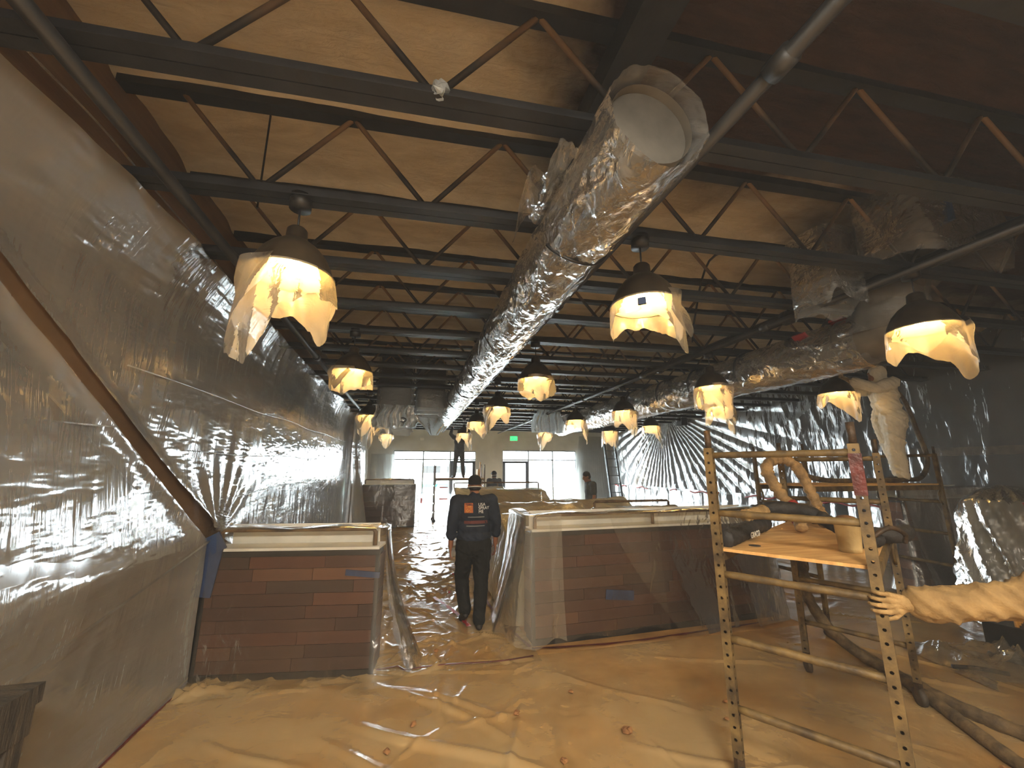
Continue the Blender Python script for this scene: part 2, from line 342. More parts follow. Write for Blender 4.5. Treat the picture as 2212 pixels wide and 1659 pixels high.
# shop windows: frame members and panes are pieces of their own
def shopfront(name, x0, x1, top, muls, door, label):
    r = thing(name, ((x0 + x1) / 2, YB + .08, 0), label, None, None, 'structure')
    zt = 2.18; xs = [x0] + muls + [x1]
    for x in xs: MB().box((x, YB + .08, top / 2), (0.06, 0.1, top)).build('mullion', M['frame'], r)
    for z in (0.03, zt, top - 0.03): MB().box(((x0 + x1) / 2, YB + .08, z), (x1 - x0, 0.09, 0.055)).build('transom_bar', M['frame'], r)
    for i in range(len(xs) - 1):
        a, c = xs[i] + .03, xs[i + 1] - .03
        MB().box(((a + c) / 2, YB + .08, (zt + top) / 2), (c - a, 0.01, top - zt - .08)).build('pane', M['glass'], r)
        if i == door:
            d = MB()
            for q in (a + .05, c - .05): d.box((q, YB + .06, 1.08), (0.11, 0.06, 2.1))
            for z in (0.14, 2.08): d.box(((a + c) / 2, YB + .06, z), (c - a, 0.06, 0.2 if z < 1 else .1))
            dd = d.build('glass_door', M['steel'], r)
            MB().box(((a + c) / 2, YB + .06, 1.1), (c - a - .22, 0.01, 1.8)).build('pane', M['glass'], dd)
            MB().cyl((a + .16, YB, 0.8), (a + .16, YB, 1.3), 0.015).build('handle', M['frame'], dd)
        else: MB().box(((a + c) / 2, YB + .08, zt / 2), (c - a, 0.01, zt - .1)).build('pane', M['glass'], r)
    return r
shopfront('window_1', W1[0], W1[1], W1[2], [0.57, 1.72], 2, 'left shop window wall, bright with daylight, glass door in its right bay')
shopfront('window_2', W2[0], W2[1], W2[2], [5.28, 6.45], 0, 'right shop window wall, bright with daylight, glass door in its left bay')
tag(MB().box((3, 30, -0.3), (90, 24, 0.2)).build('outside_ground', M['ground']), 'pale pavement outside the shop windows', None, None, 'structure')
v = thing('parked_van', (2.2, 25.0, -0.2), 'white and green van parked outside the left shop window', 'van')
MB().box((2.2, 25, 1.05), (4.4, 1.8, 0.9)).box((2.0, 25, 1.75), (3.4, 1.7, 0.6), None, 0.9).build('body', M['white'], v)
MB().box((1.5, 24.08, 0.85), (1.7, 0.03, 0.2)).build('side_stripe', M['teal'], v)
for x in (0.8, 3.6): MB().cyl((x, 24.05, 0.15), (x, 24.35, 0.15), 0.34, None, 16).build('wheel', M['rubber'], v)
for x in (1.2, 2.7): MB().box((x, 24.12, 1.75), (1.1, 0.03, 0.4)).build('side_window', M['dark'], v)
# ================================================================== steel joists
NODE0, PAN = 0.03, 0.985
def joist():
    r = thing('steel_joist', (0, 0, 3.40), '', 'joist', 'open-web steel joists under the roof')
    a, c = XL + .03, XR - .02; z0 = 3.40
    R_ = lambda x, z: Vector((x, SL * x, z))
    m = MB()
    for s_ in (-1, 1):
        m.beam(R_(a, z0 + .035) + Vector((0, s_ * .034, 0)), R_(c, z0 + .035) + Vector((0, s_ * .034, 0)), 0.007, 0.07)
        m.beam(R_(a, z0 + .004) + Vector((0, s_ * .034, 0)), R_(c, z0 + .004) + Vector((0, s_ * .034, 0)), 0.062, 0.008)
    m.build('bottom_chord', M['steel'], r)
    MB().beam(R_(a, 4.045), R_(c, 4.045), 0.09, 0.06).build('top_chord', M['steel'], r)
    me = {}
    for s_ in (-1, 1):
        mm = MB().tube([(0, 0, 0.05), (s_ * PAN / 2, SL * s_ * PAN / 2, 0.64)], 0.016, 6); me[s_] = mm.mesh('web_bar', smooth=True); me[s_].materials.append(M['web'])
    k = -2
    while NODE0 + k * PAN < XR - .3:
        x = NODE0 + k * PAN
        if x > XL + .1:
            for s_ in (-1, 1):
                if XL + .05 < x + s_ * PAN / 2 < XR - .05:
                    o = link_mesh('web_bar', me[s_], None, r); o.location = (x, SL * x, 0)
        k += 1
    return r
j0 = joist()
ORD = ['nearest', 'second', 'third', 'fourth', 'fifth', 'sixth', 'seventh', 'eighth', 'ninth', 'tenth', 'eleventh', 'twelfth', 'thirteenth', 'fourteenth', 'fifteenth', 'sixteenth', 'seventeenth', 'eighteenth', 'nineteenth', 'last']
for i, y in enumerate(JY):
    o = j0 if i == 0 else dup(j0, (0, y, 3.40))
    o.location = (0, y, 3.40)
    k = i - 4
    if k < 0: o['label'] = '%s dark steel joist overhead behind the top edge of the picture' % ORD[-k - 1].replace('nearest', 'first')
    elif k == 0: o['label'] = 'nearest dark open-web steel joist, crossing the top of the picture'
    elif k < 8: o['label'] = '%s dark open-web steel joist counting from the top of the picture' % ORD[k]
    elif k < 19: o['label'] = '%s open-web steel joist from the top of the picture, thin and far' % ORD[k]
    else: o['label'] = 'last thin open-web steel joist, right before the window wall'
# pipes and beams along the room
def pipe(name, x, z, y0, y1, r, label, mat='pipe', hang=None):
    o = thing(name, (x, y0, z), label, 'pipe')
    MB().cyl((x, y0, z), (x, y1, z), r, None, 10).build('tube', M[mat], o, True)
    y = y0 + 1.0
    while y < y1 - .5:
        MB().cyl((x, y - .05, z), (x, y + .05, z), r * 1.35, None, 10).build('coupling', M['pipe'], o, True)
        if hang: MB().box((x, y + .25, z + hang / 2), (0.02, 0.03, hang)).build('hanger', M['steel'], o)
        y += 2.49
    return o
pipe('sprinkler_pipe', -1.34, 3.33, -2.5, 17.8, 0.034, 'dark round pipe running along the ceiling beside the left wall')
pipe('sprinkler_pipe', 1.33, 3.35, -2.5, 17.8, 0.034, 'dark pipe along the right side of the long wrapped duct')
pipe('sprinkler_pipe', 3.80, 3.35, -2.5, 17.8, 0.030, 'dark thin pipe slanting across the right part of the ceiling')
pipe('gas_pipe', 4.14, 3.50, -2.5, 17.8, 0.062, 'thick dark pipe just right of the slanting thin ceiling pipe')
tag(MB().box((1.02, 0.2, 3.94), (0.20, 5.2, 0.16)).build('roof_beam', M['steel']), 'dark steel beam above the near end of the long wrapped duct', 'beam')
c = MB()
c.tube(smooth_path([(2.6, 2.3, 3.48), (2.9, 3.2, 3.9), (3.3, 4.0, 3.55), (3.9, 4.8, 3.6)], 6), 0.012, 6)
tag(c.build('hanging_cable', M['strap'], None, True), 'thin dark cable sagging between joists on the right', 'cable')
tag(MB().tube([(-1.02, 2.6, 3.42), (-1.02, 2.6, 4.14)], 0.006, 6).build('hanger_rod', M['steel']), 'thin rod hanging beside the largest lamp', 'rod')
# ================================================================== ducts
def cyl_film(x, z, y0, y1, R, seed, amp, nu=72, step=0.025, bag=0.0):
    nv = int((y1 - y0) / step); th = np.linspace(0, 2 * np.pi, nu, endpoint=False)[:, None] * np.ones((1, nv)); yy = np.linspace(y0, y1, nv)[None, :] * np.ones((nu, 1))
    cx = np.cos(th) * 1.6; cz = np.sin(th) * 1.6
    w = ridge(yy * 1.5 + 1.1 * th, cx + cz * 0.7 + 40, seed, 3, 2.5)
    sp = ridge(yy * 5 - th * 2.0, cz + 31, seed + 3, 2, 3)
    rr = R + 0.008 + amp * w + amp * .5 * sp + bag * np.clip(-np.sin(th), 0, 1) * (0.4 + fbm(yy * .8, cx, seed + 5))
    return np.stack([x + rr * np.cos(th), yy, z + rr * np.sin(th)], -1)
d1 = thing('round_duct', (0.90, 1.22, 3.19), 'long round silver duct wrapped in crinkled clear plastic, with open grey end', 'duct')
MB().tube([(0.90, y, 3.19) for y in np.linspace(1.22, 11.5, 40)], 0.188, 32, False).build('duct_body', M['duct'], d1, True)
MB().cyl((0.90, 1.30, 3.19), (0.90, 1.26, 3.19), 0.186, None, 32).build('end_cap', M['canvas_end'], d1)
MB().grid(cyl_film(0.90, 3.19, 1.16, 11.6, 0.188, 21, 0.03, bag=0.03), True).build('plastic_wrap', M['film_duct'], d1, True)
for y in (2.0, 3.9, 5.2, 6.6, 8.0, 9.6):
    P = [(0.90 + .225 * math.cos(a), y + .04 * math.sin(a * 2 + y), 3.185 + .23 * math.sin(a)) for a in np.linspace(-2.6 if y < 3 else -math.pi, -0.2 if y < 3 else math.pi, 26)]
    MB().tube(P, 0.011, 6).build('strap', M['strap'], d1, True)
# torn wrap flap
u = np.linspace(0, 1, 26)[:, None] * np.ones((1, 18)); w = np.linspace(0, 1, 18)[None, :] * np.ones((26, 1))
P = np.stack([0.70 - .17 * w + .05 * (fbm(u * 4, w * 4, 6) - .5), 1.50 + .62 * u, 3.26 - .04 * w + .11 * np.sin(w * 5 + u * 6) * w], -1)
P[..., 2] += .05 * ridge(u * 3, w * 3, 8); MB().grid(P).build('torn_flap', M['film_duct'], d1, True)
MB().box((1.075, 2.02, 3.12), (0.02, 0.16, 0.035), Matrix.Rotation(.5, 3, 'X')).build('blue_tape', M['blue'], d1)
# elbow and hanging plastic at the far end
el = [(0.90 - .25 * (1 - math.cos(a)), 11.5 + .5 * math.sin(a), 3.19 - .5 * (1 - math.cos(a)) * .4) for a in np.linspace(0, 1.5, 8)]
MB().tube(el, 0.19, 24).build('elbow', M['duct'], d1, True)
u = np.linspace(0, 2 * np.pi, 40, endpoint=False)[:, None] * np.ones((1, 16)); w = np.linspace(0, 1, 16)[None, :] * np.ones((40, 1))
rr = (0.42 * (1 - w) ** 1.2 + 0.10) * (1 + .15 * np.sin(u * 7 + w * 4)); P = np.stack([0.62 + rr * np.cos(u) * 1.1, 11.4 + .6 * rr * np.sin(u), 3.22 - .52 * w], -1)
MB().grid(P, True).build('end_bag', M['film_blue'], d1, True)
d2 = thing('round_duct', (4.65, 3.2, 3.15), 'round duct in clear plastic with red tape, receding under the right part of the ceiling', 'duct')
MB().tube([(4.65, y, 3.15) for y in np.linspace(3.1, 12, 30)], 0.235, 32).build('duct_body', M['duct'], d2, True)
MB().grid(cyl_film(4.65, 3.15, 3.0, 12.2, 0.24, 61, 0.03, bag=0.06), True).build('plastic_wrap', M['film_duct'], d2, True)
for y in (4.6, 5.6, 6.5, 7.6): MB().tube([(4.65 + .275 * math.cos(a), y, 3.15 + .275 * math.sin(a)) for a in np.linspace(0, 2 * math.pi, 28)], 0.016, 6).build('strap', M['strap'], d2, True)
for y, a in ((3.62, 2.4), (3.25, 1.9)): MB().box((4.65 + .28 * math.cos(a), y, 3.15 + .28 * math.sin(a)), (0.03, 0.16, 0.07), Matrix.Rotation(a, 3, 'Y')).build('red_tape', M['red'], d2)
# riser and hood at the right
d3 = thing('duct_riser', (4.6, 2.8, 3.0), 'fat silver duct bend dropping from the dark ceiling behind the far right lamp', 'duct')
pts = smooth_path([(4.65, 3.25, 3.15), (4.66, 2.95, 3.18), (4.62, 2.78, 3.5), (4.6, 2.75, 4.1)], 8)
MB().tube(pts, 0.27, 28).build('duct_body', M['duct'], d3, True)
n = len(pts); th = np.linspace(0, 2 * np.pi, 48, endpoint=False)
P = np.zeros((48, n, 3))
for i, p in enumerate(pts):
    R0 = 0.30 + 0.05 * ridge(th * 2, np.full(48, i * .35), 77); tt = (pts[min(i + 1, n - 1)] - pts[max(i - 1, 0)]).normalized(); xx = Vector((0, 1, 0)); zz = tt.cross(xx).normalized()
    P[:, i, 0] = p.x + R0 * (np.cos(th) * xx.x + np.sin(th) * zz.x); P[:, i, 1] = p.y + R0 * (np.cos(th) * xx.y + np.sin(th) * zz.y); P[:, i, 2] = p.z + R0 * (np.cos(th) * xx.z + np.sin(th) * zz.z)
MB().grid(P, True).build('plastic_wrap', M['film_duct'], d3, True)
def bagged_box(name, c, d, label, seed, film='film_duct', inner='duct', cat='duct', pad=0.06, hang=0.1, tape=None):
    r = thing(name, (c[0], c[1], c[2] - d[2] / 2), label, cat)
    MB().box(c, d).build('box_body', M[inner], r)
    nu, nv = 64, 30
    u = np.linspace(0, 1, nu, endpoint=False)[:, None] * np.ones((1, nv)); w = np.linspace(0, 1, nv)[None, :] * np.ones((nu, 1))
    a = u * 2 * np.pi; sx = np.sign(np.cos(a)) * np.abs(np.cos(a)) ** .4; sy = np.sign(np.sin(a)) * np.abs(np.sin(a)) ** .4
    k = 1 + .10 * (fbm(u * 9, w * 3, seed) - .5) + .12 * ridge(u * 8, w * 2, seed + 2) * w
    hem = hang * (0.3 + 1.4 * fbm(u * 5, u * 0 + seed, seed))
    P = np.stack([c[0] + (d[0] / 2 + pad) * sx * k, c[1] + (d[1] / 2 + pad) * sy * k, c[2] + d[2] / 2 - w * (d[2] + hem)], -1)
    MB().grid(P, True).build('plastic_wrap', M[film], r, True)
    if tape is not None: MB().box(tape, (0.03, 0.03, 0.2)).build('tape', M['blue'], r)
    return r
bagged_box('air_handler', (4.15, 2.12, 3.86), (0.86, 0.42, 0.36), 'large plastic-draped air unit hung from the dark right ceiling', 31, 'film_duct', 'canvas_end', 'air unit', 0.08, 0.22, (3.85, 1.82, 3.72))
bagged_box('air_diffuser', (3.62, 2.62, 3.72), (0.3, 0.3, 0.4), 'smaller plastic-bagged box left of the large draped air unit', 37, 'film_duct', 'canvas_end', 'air unit', 0.06, 0.3)
bagged_box('ceiling_duct_box', (-0.34, 8.6, 3.52), (0.62, 0.5, 1.1), 'rectangular grey duct drop in plastic, left of the pair near the far ceiling', 41, 'film_blue' if 0 else 'film_duct', 'canvas_end', 'duct', 0.05, 0.45)
bagged_box('ceiling_duct_box', (0.38, 8.75, 3.55), (0.56, 0.5, 1.0), 'rectangular grey duct drop in plastic, right of the pair near the far ceiling', 43, 'film_duct', 'canvas_end', 'duct', 0.05, 0.12)
def hanging_bag(name, x0, x1, y, z1, z0, label, seed, mat='film_blue'):
    u = np.linspace(0, 1, 34)[:, None] * np.ones((1, 24)); w = np.linspace(0, 1, 24)[None, :] * np.ones((34, 1))
    xs = x0 + (x1 - x0) * u + .10 * (u - .5) * w + .03 * np.sin(w * 7 + u * 3)
    P = np.stack([xs, y + .07 * np.sin(u * 22 + w * 2) * (.4 + w) + .05 * ridge(u * 5, w * 3, seed), z1 - (z1 - z0) * w * (1 + .12 * (fbm(u * 3, u * 0, seed) - .5))], -1)
    P2 = P.copy(); P2[..., 1] += .28 + .05 * np.sin(u * 15)
    return tag(MB().grid(P).grid(P2[::-1]).build(name, M[mat], None, True), label, 'plastic')
hanging_bag('hanging_plastic_bag', 3.48, 4.22, 11.0, 3.58, 2.82, 'milky plastic bag hanging from the ceiling above the right shop window', 51)
hb = hanging_bag('hanging_plastic_bag', -0.72, 0.05, 8.3, 3.05, 2.60, 'milky plastic bag with a black mark hanging under the far duct drops', 53)
m_ = MB().tube([(-0.17 + .06 * math.cos(a), 8.22, 2.74 + .04 * math.sin(a)) for a in np.linspace(-2.4, 2.2, 12)], 0.014, 6).build('black_mark', M['strap'], hb, True)
# ================================================================== pendant lamps
LAMPS = [  # x, y, theta0, base drop, peak drop, peaks, seed, label
    (-0.72, 2.42, -2.25, .16, .36, 2, 1, 'largest pendant lamp at upper left, its long plastic cover hanging in torn flaps'),
    (1.55, 2.36, -0.75, .10, .24, 2, 2, 'pendant lamp right of the wrapped duct, blue tape on its plastic cover'),
    (3.97, 2.20, -0.5, .12, .26, 3, 3, 'large pendant lamp at far right with a two-flapped plastic cover'),
    (-0.72, 5.02, -1.9, .14, .13, 3, 4, 'pendant lamp next behind the largest one, near the left wall'),
    (1.56, 4.95, -1.5, .15, .13, 2, 5, 'pendant lamp at mid picture just right of the wrapped duct, round plastic cover'),
    (-0.86, 8.70, -2.0, .10, .32, 2, 6, 'third pendant lamp from the front beside the left wall'),
    (4.08, 4.72, -1.5, .26, .14, 3, 7, 'pendant lamp above the left post of the near scaffold, bulky plastic cover'),
    (5.64, 4.20, -0.4, .09, .30, 2, 8, 'pendant lamp between the scaffold and the white-suited worker'),
    (4.08, 7.17, -1.3, .17, .24, 2, 9, 'pendant lamp above the man by the ladder, pointed plastic cover'),
    (1.58, 7.46, -2.6, .10, .34, 2, 10, 'pendant lamp above the walking man with a long strip of plastic on its left'),
    (1.56, 9.86, -1.0, .15, .22, 3, 11, 'pendant lamp behind the one above the walking man'),
    (1.68, 13.2, -0.7, .12, .38, 2, 12, 'farthest pendant lamp in the row above the worker on the far scaffold'),
    (5.64, 6.40, -1.2, .16, .30, 2, 13, 'pendant lamp directly behind the bulky-covered one above the scaffold post'),
    (5.98, 9.20, -0.5, .16, .34, 2, 14, 'pendant lamp over the radiating folds of the right wall sheet'),
    (3.90, 9.18, -0.5, .13, .36, 2, 15, 'pendant lamp above the right shop window, beside the milky bag'),
    (4.13, 12.2, -2.4, .11, .40, 2, 16, 'small pendant lamp under the milky hanging bag'),
    (5.90, 11.3, -1.4, .36, .08, 3, 17, 'small pendant lamp above the ladder with a straight curtain of plastic'),
    (-0.79, 10.8, -2.7, .10, .46, 2, 18, 'fourth pendant lamp beside the left wall, long thin plastic tail'),
    (-0.79, 14.0, -1.5, .12, .30, 2, 19, 'farthest pendant lamp beside the left wall, pointed plastic cover'),
    (-0.72, -0.15, -1.6, .15, .2, 2, 20, 'pendant lamp hanging behind the viewpoint on the left'),
    (1.55, -0.2, -1.6, .15, .2, 2, 21, 'pendant lamp hanging behind the viewpoint in the middle'),
]
RIM = 2.90
prof_out = [(0.030, .315), (0.044, .31), (0.056, .295), (0.060, .235), (0.085, .215), (0.13, .180), (0.175, .125), (0.207, .06), (0.225, 0.0)]
prof_in = [(0.226, -.002), (0.219, .0), (0.200, .056), (0.170, .115), (0.125, .168), (0.08, .198), (0.0, .205)]
LM = {}
def lm(key, mb, mat):
    if key not in LM: LM[key] = mb.mesh(key, smooth=True); LM[key].materials.append(M[mat])
    return LM[key]
for x, y, th0, base_, peak, npk, sd, label in LAMPS:
    yj = SL * x + 1.56 + .83 * round((y - SL * x - 1.56) / .83); x *= yj / y if y > 1 else 1; y = yj   # hung from the nearest joist
    r = thing('pendant_lamp', (x, y, RIM), label, 'lamp', 'pendant lamps under the joists')
    link_mesh('canopy', lm('canopy', MB().cyl((0, 0, .44), (0, 0, .53), 0.062, None, 16), 'dark'), None, r)
    link_mesh('cord', lm('cord', MB().cyl((0, 0, .30), (0, 0, .46), 0.006, None, 6), 'strap'), None, r)
    sh = link_mesh('shade', lm('shade', MB().lathe(prof_out, (0, 0, 0), 32), 'shade'), None, r)
    link_mesh('shade_liner', lm('liner', MB().lathe(prof_in, (0, 0, 0), 32), 'liner'), None, sh)
    link_mesh('bulb', lm('bulb', MB().ell((0, 0, .085), (.045, .045, .06), None, 10, 8), 'bulb'), None, r)
    nu, nv = 84, 18
    u = np.linspace(0, 2 * np.pi, nu, endpoint=False)[:, None] * np.ones((1, nv)); w = np.linspace(0, 1, nv)[None, :] * np.ones((nu, 1))
    cosu = np.cos(u) * 1.3; sinu = np.sin(u) * 1.3
    pk = np.clip(np.cos((u - th0)), 0, 1) ** 1.6 * .7 + np.clip(np.cos(npk * (u - th0)), 0, 1) ** 1.4 * .45
    L = base_ * (.55 + .9 * fbm(cosu * 2 + 9, sinu * 2 + sd, sd)) + peak * pk
    fold = np.sin(u * 9 + sd) * .5 + np.sin(u * 5 + 2 * sd) * .5
    rr = .231 + w * L * (.10 + .16 * (fbm(cosu * 3 + 5, sinu * 3 + sd + w, sd + 40) - .5)) + .024 * w * fold - .08 * w * w * L / .3 * .3
    zz = .006 - w * (L + .01)
    k = np.clip(-zz - .01, 0, .5)
    P = np.stack([rr * np.cos(u), rr * np.sin(u), zz], -1)
    mb_ = MB().grid(P, True)
    # overlapping second flap
    uu = np.linspace(th0 - .75, th0 + .55, 20)[:, None] * np.ones((1, 14)); ww = np.linspace(0, 1, 14)[None, :] * np.ones((20, 1))
    s_ = (uu - th0 + .75) / 1.3; L2 = (.12 + .6 * (base_ + peak)) * (1 - np.abs(s_ - .45) * 1.2)
    r2 = .245 + .02 * np.sin(ww * 4 + s_ * 6) + .03 * ww
    mb_.grid(np.stack([r2 * np.cos(uu), r2 * np.sin(uu), .03 - ww * L2], -1))
    me = mb_.mesh('plastic_cover', smooth=True); me.materials.append(M['film_lamp']); link_mesh('plastic_cover', me, None, r)
    if sd in (2, 10):
        a = -2.2
        MB().box((x + .24 * math.cos(a), y + .24 * math.sin(a), RIM - .06), (.05, .02, .045), Matrix.Rotation(a + 1.57, 3, 'Z')).build('blue_tape', M['blue'], r)

tag(MB().tube(smooth_path([(-1.60, 1.2, 3.47), (-1.60, 1.71, 3.47), (-1.60, 2.18, 3.495), (-1.60, 2.62, 3.475), (-1.60, 3.19, 3.45), (-1.62, 3.77, 3.43), (-1.66, 4.6, 3.40)], 6), .006, 5).build('plastic_strand', M['film_bag'], None, True), 'thin clear plastic strand strung along the top of the left wall', 'plastic')
m = MB().ell((0.045, 1.50, 3.43), (.035, .03, .035), None, 9, 7); rnd0 = random.Random(3); m.v = [(p[0] + rnd0.uniform(-.015, .015), p[1] + rnd0.uniform(-.012, .012), p[2] + rnd0.uniform(-.015, .015)) for p in m.v]
tag(m.build('tape_wad', M['film_blue']), 'pale wad of tape stuck on the nearest joist', 'tape')
# ================================================================== plastic sheets on the walls
def gap_y(z): return 4.46 - (z - 1.17) * 1.64
def left_sheet(y0f, y1f, seed, ny_, nz_, zlo=0.02, zhi=3.37, fine=0.007):
    z = np.linspace(zlo, zhi, nz_)[None, :] * np.ones((ny_, 1)); s = np.linspace(0, 1, ny_)[:, None] * np.ones((1, nz_))
    y = y0f(z) + (y1f(z) - y0f(z)) * s
    w = 0.016 * ridge(y * 1.1, z * .35, seed, 3, 2.2) + fine * ridge(y * 4.2 + .4 * z, z * .8, seed + 4, 2, 2.5) + 0.05 * (fbm(y * .5, z * .6, seed + 8) - .3)
    w = w + .010 * np.clip((y - 4.5) / 4, 0, 1) * ridge(y * 2.4, z * .3, seed + 15, 2, 2)
    return y, z, s, w
def near_edge(z): return np.where(z > 1.17, gap_y(z) - .095, np.minimum(4.40, 4.36 + 0 * z))
def far_edge(z): return np.where(z > 1.17, gap_y(z) + .095, 4.62 + 0 * z)
y, z, s, w = left_sheet(lambda z: 0 * z - 2.9, near_edge, 101, 280, 150, fine=0.003)
e_ = np.exp(-((1 - s) / .02) ** 2); x = XL + .03 + w + .03 * e_ + .09 * np.clip(near_edge(z) - y, 0, 2.2) * np.clip(z / 1.2, 0, 1)
sheetA = tag(MB().grid(np.stack([x, y, z], -1)).build('plastic_sheet', M['film_wall'], None, True), 'clear plastic sheet on the left wall, nearest the viewer, left of the slanting brown strip', 'plastic sheet')
y, z, s, w = left_sheet(far_edge, lambda z: 0 * z + 12.6, 113, 420, 150)
e_ = np.exp(-(s / .012) ** 2); rad = np.sqrt((y - 4.46) ** 2 + (z - 1.17) ** 2); ang = np.arctan2(z - 1.17, y - 4.46)
x = XL + .03 + w + .03 * e_ + .05 * np.exp(-(rad / .8) ** 2) + .02 * np.sin(ang * 16) * np.exp(-(rad / .9) ** 2)
x = x + 0.28 * np.clip((z - 2.75) / .62, 0, 1) ** 2 * (0.2 + .8 * fbm(y * .7, z * 0, 120))
sheetB = tag(MB().grid(np.stack([x, y, z], -1)).build('plastic_sheet', M['film_wall'], None, True), 'clear plastic sheet on the left wall behind the slanting brown strip, bright with window reflections', 'plastic sheet')
y, z, s, w = left_sheet(lambda z: 0 * z + 12.3, lambda z: 0 * z + 17.6, 127, 260, 60, 0.02, 3.6)
x = XL + .08 + .10 * np.sin(y * 9 + 1.2 * np.sin(y * 2.3)) * (.35 + .25 * (3.6 - z)) * .6 + .30 * np.clip(1 - z / 2.2, 0, 1) ** 1.4 * np.exp(-((y - 13.0) / 1.2) ** 2) + w
x = x + .25 * np.exp(-((y - 12.9) / .7) ** 2)
tag(MB().grid(np.stack([x, y, z], -1)).build('plastic_curtain', M['film_wall'], None, True), 'gathered plastic curtain in upright folds at the far end of the left wall', 'plastic sheet')
st = MB().beam((XL + .02, gap_y(3.35), 3.35), (XL + .02, gap_y(1.17), 1.17), .34, .012, (1, 0, 0)).build('wood_strip', M['strip'])
tag(st, 'brown wooden strip slanting down the left wall to the near counter corner', 'wood strip')
# seams of thin tape on the left sheets
for y0, y1, z0, z1, par in ((0.4, 3.55, 1.57, 1.63, sheetA), (0.4, 2.9, 2.02, 2.04, sheetA), (2.9, 12.5, 2.42, 2.52, sheetB), (3.75, 12.5, 1.93, 2.03, sheetB), (4.3, 12.5, 1.52, 1.66, sheetB)):
    ys = np.linspace(y0, y1, 60); P = [(XL + .085 + .012 * math.sin(q * 3.1), q, z0 + (z1 - z0) * i / 59 + .012 * math.sin(q * 2.2)) for i, q in enumerate(ys)]
    MB().tube(P, 0.005, 5).build('taped_seam', M['film_bag'], par, True)
P = [(XL + .09, q, 1.16 - (4.38 - q) * .18) for q in np.linspace(0.5, 4.38, 40)]
MB().tube(P, 0.009, 5).build('taped_seam', M['film_bag'], sheetA, True)
tag(MB().box((XL + .05, 2.4, .012), (0.025, 4.2, 0.014)).build('red_tape_line', M['maroon']), 'red tape line along the foot of the left wall', 'tape')
# right wall sheet with folds fanning out from one gathered point
ny_, nz_ = 520, 120
y = np.linspace(3.2, 17.9, ny_)[:, None] * np.ones((1, nz_)); z = np.linspace(1.05, 4.02, nz_)[None, :] * np.ones((ny_, 1))
gy, gz = 13.1, 3.95
rad = np.sqrt((y - gy) ** 2 + (z - gz) ** 2); ang = np.arctan2(gz - z, y - gy)
fan = (np.abs(np.sin(ang * 30 + 2.0 * np.sin(ang * 5))) ** .8) * np.clip(rad / 1.3, 0.15, 1) * np.exp(-(rad / 4.6) ** 4)
w = 0.07 * fan + .05 * ridge(y * .8, z * .5, 141) + .02 * ridge(y * 3, z * 1.2, 145, 2) + .08 * (fbm(y * .5, z * .5, 147) - .4)
rs = tag(MB().grid(np.stack([XR - .10 - w, y, z], -1)).build('plastic_sheet', M['film_right'], None, True), 'upper plastic sheet on the right wall with folds fanning from one gathered point', 'plastic sheet')
y = np.linspace(3.2, 17.9, 420)[:, None] * np.ones((1, 40)); z = np.linspace(0.02, 1.12, 40)[None, :] * np.ones((420, 1))
w = .05 * np.abs(np.sin(y * 6 + 1.5 * np.sin(y * 1.7))) * (.3 + z * .7) + .05 * ridge(y * 1.6, z, 151) + .10 * (1 - z / 1.12) ** 2
rl = tag(MB().grid(np.stack([XR - .14 - w, y, z], -1)).build('plastic_sheet', M['film_right'], None, True), 'lower plastic skirt along the right wall below the red tape', 'plastic sheet')
for y0, y1 in ((16.0, 17.0), (14.4, 15.2), (12.6, 13.0), (10.6, 11.9), (8.6, 9.6), (6.2, 7.8)):
    P = [(XR - .27, q, 1.06 + .03 * math.sin(q * 9)) for q in np.linspace(y0, y1, 12)]
    MB().tube(P, 0.022, 5).build('red_tape', M['red'], rl, True)
# timber framing seen dimly behind the right sheet near the viewer
for k, (za, zb, ya, yb) in enumerate(((2.02, 2.16, 3.0, 7.2), (1.3, 1.42, 3.0, 7.2))):
    tag(MB().box((XR - .06, (ya + yb) / 2, (za + zb) / 2), (.07, yb - ya, zb - za)).build('timber_rail', M['rail']), ('upper' if k == 0 else 'lower') + ' timber rail behind the right wall sheet', 'timber')
# back wall drapes
def back_drape(x0, x1, z0, z1, gx, label, seed, pull=0.0, nf=26):
    nx_ = int((x1 - x0) * 70); X_ = np.linspace(x0, x1, nx_)[:, None] * np.ones((1, 50)); Z_ = np.linspace(z0, z1, 50)[None, :] * np.ones((nx_, 1))
    k = (Z_ - z0) / (z1 - z0); X2 = gx + (X_ - gx) * (1 - pull * k)
    w = .05 * np.abs(np.sin(X_ * nf / (x1 - x0) * 1.7 + np.sin(X_ * 3))) * (.4 + k * .6) + .03 * ridge(X_ * 2, Z_, seed) + .25 * np.clip(1 - k * 2.2, 0, 1) ** 2
    return tag(MB().grid(np.stack([X2, YB - .06 - w, Z_], -1)).build('plastic_drape', M['film_back'], None, True), label, 'plastic sheet')
back_drape(7.3, 9.25, 0.02, 3.3, 8.6, 'plastic drape in the corner right of the right shop window', 161, .35)
back_drape(-1.6, -0.55, 0.02, 2.4, -1.2, 'plastic drape on the end wall left of the left shop window', 167, .1, 8)
back_drape(-0.5, 2.75, 0.02, 0.75, 1.0, 'low plastic strip across the foot of the left shop window', 171, 0, 12)
for x, z, lab in ((0.55, .5, 'upright red tape strip below the first mullion of the left shop window'), (1.45, .55, 'wide red tape strip low under the left shop window, near the scaffold post'), (1.45, 1.02, 'upper faint red tape strip in the left shop window, near the scaffold post'), (2.2, .3, 'lowest upright red tape strip under the door bay of the left window')):
    tag(MB().box((x, YB - .30, z), (.36 if z > .52 else .07, .02, .06 if z > .52 else .2)).build('red_tape_strip', M['red']), lab, 'tape')
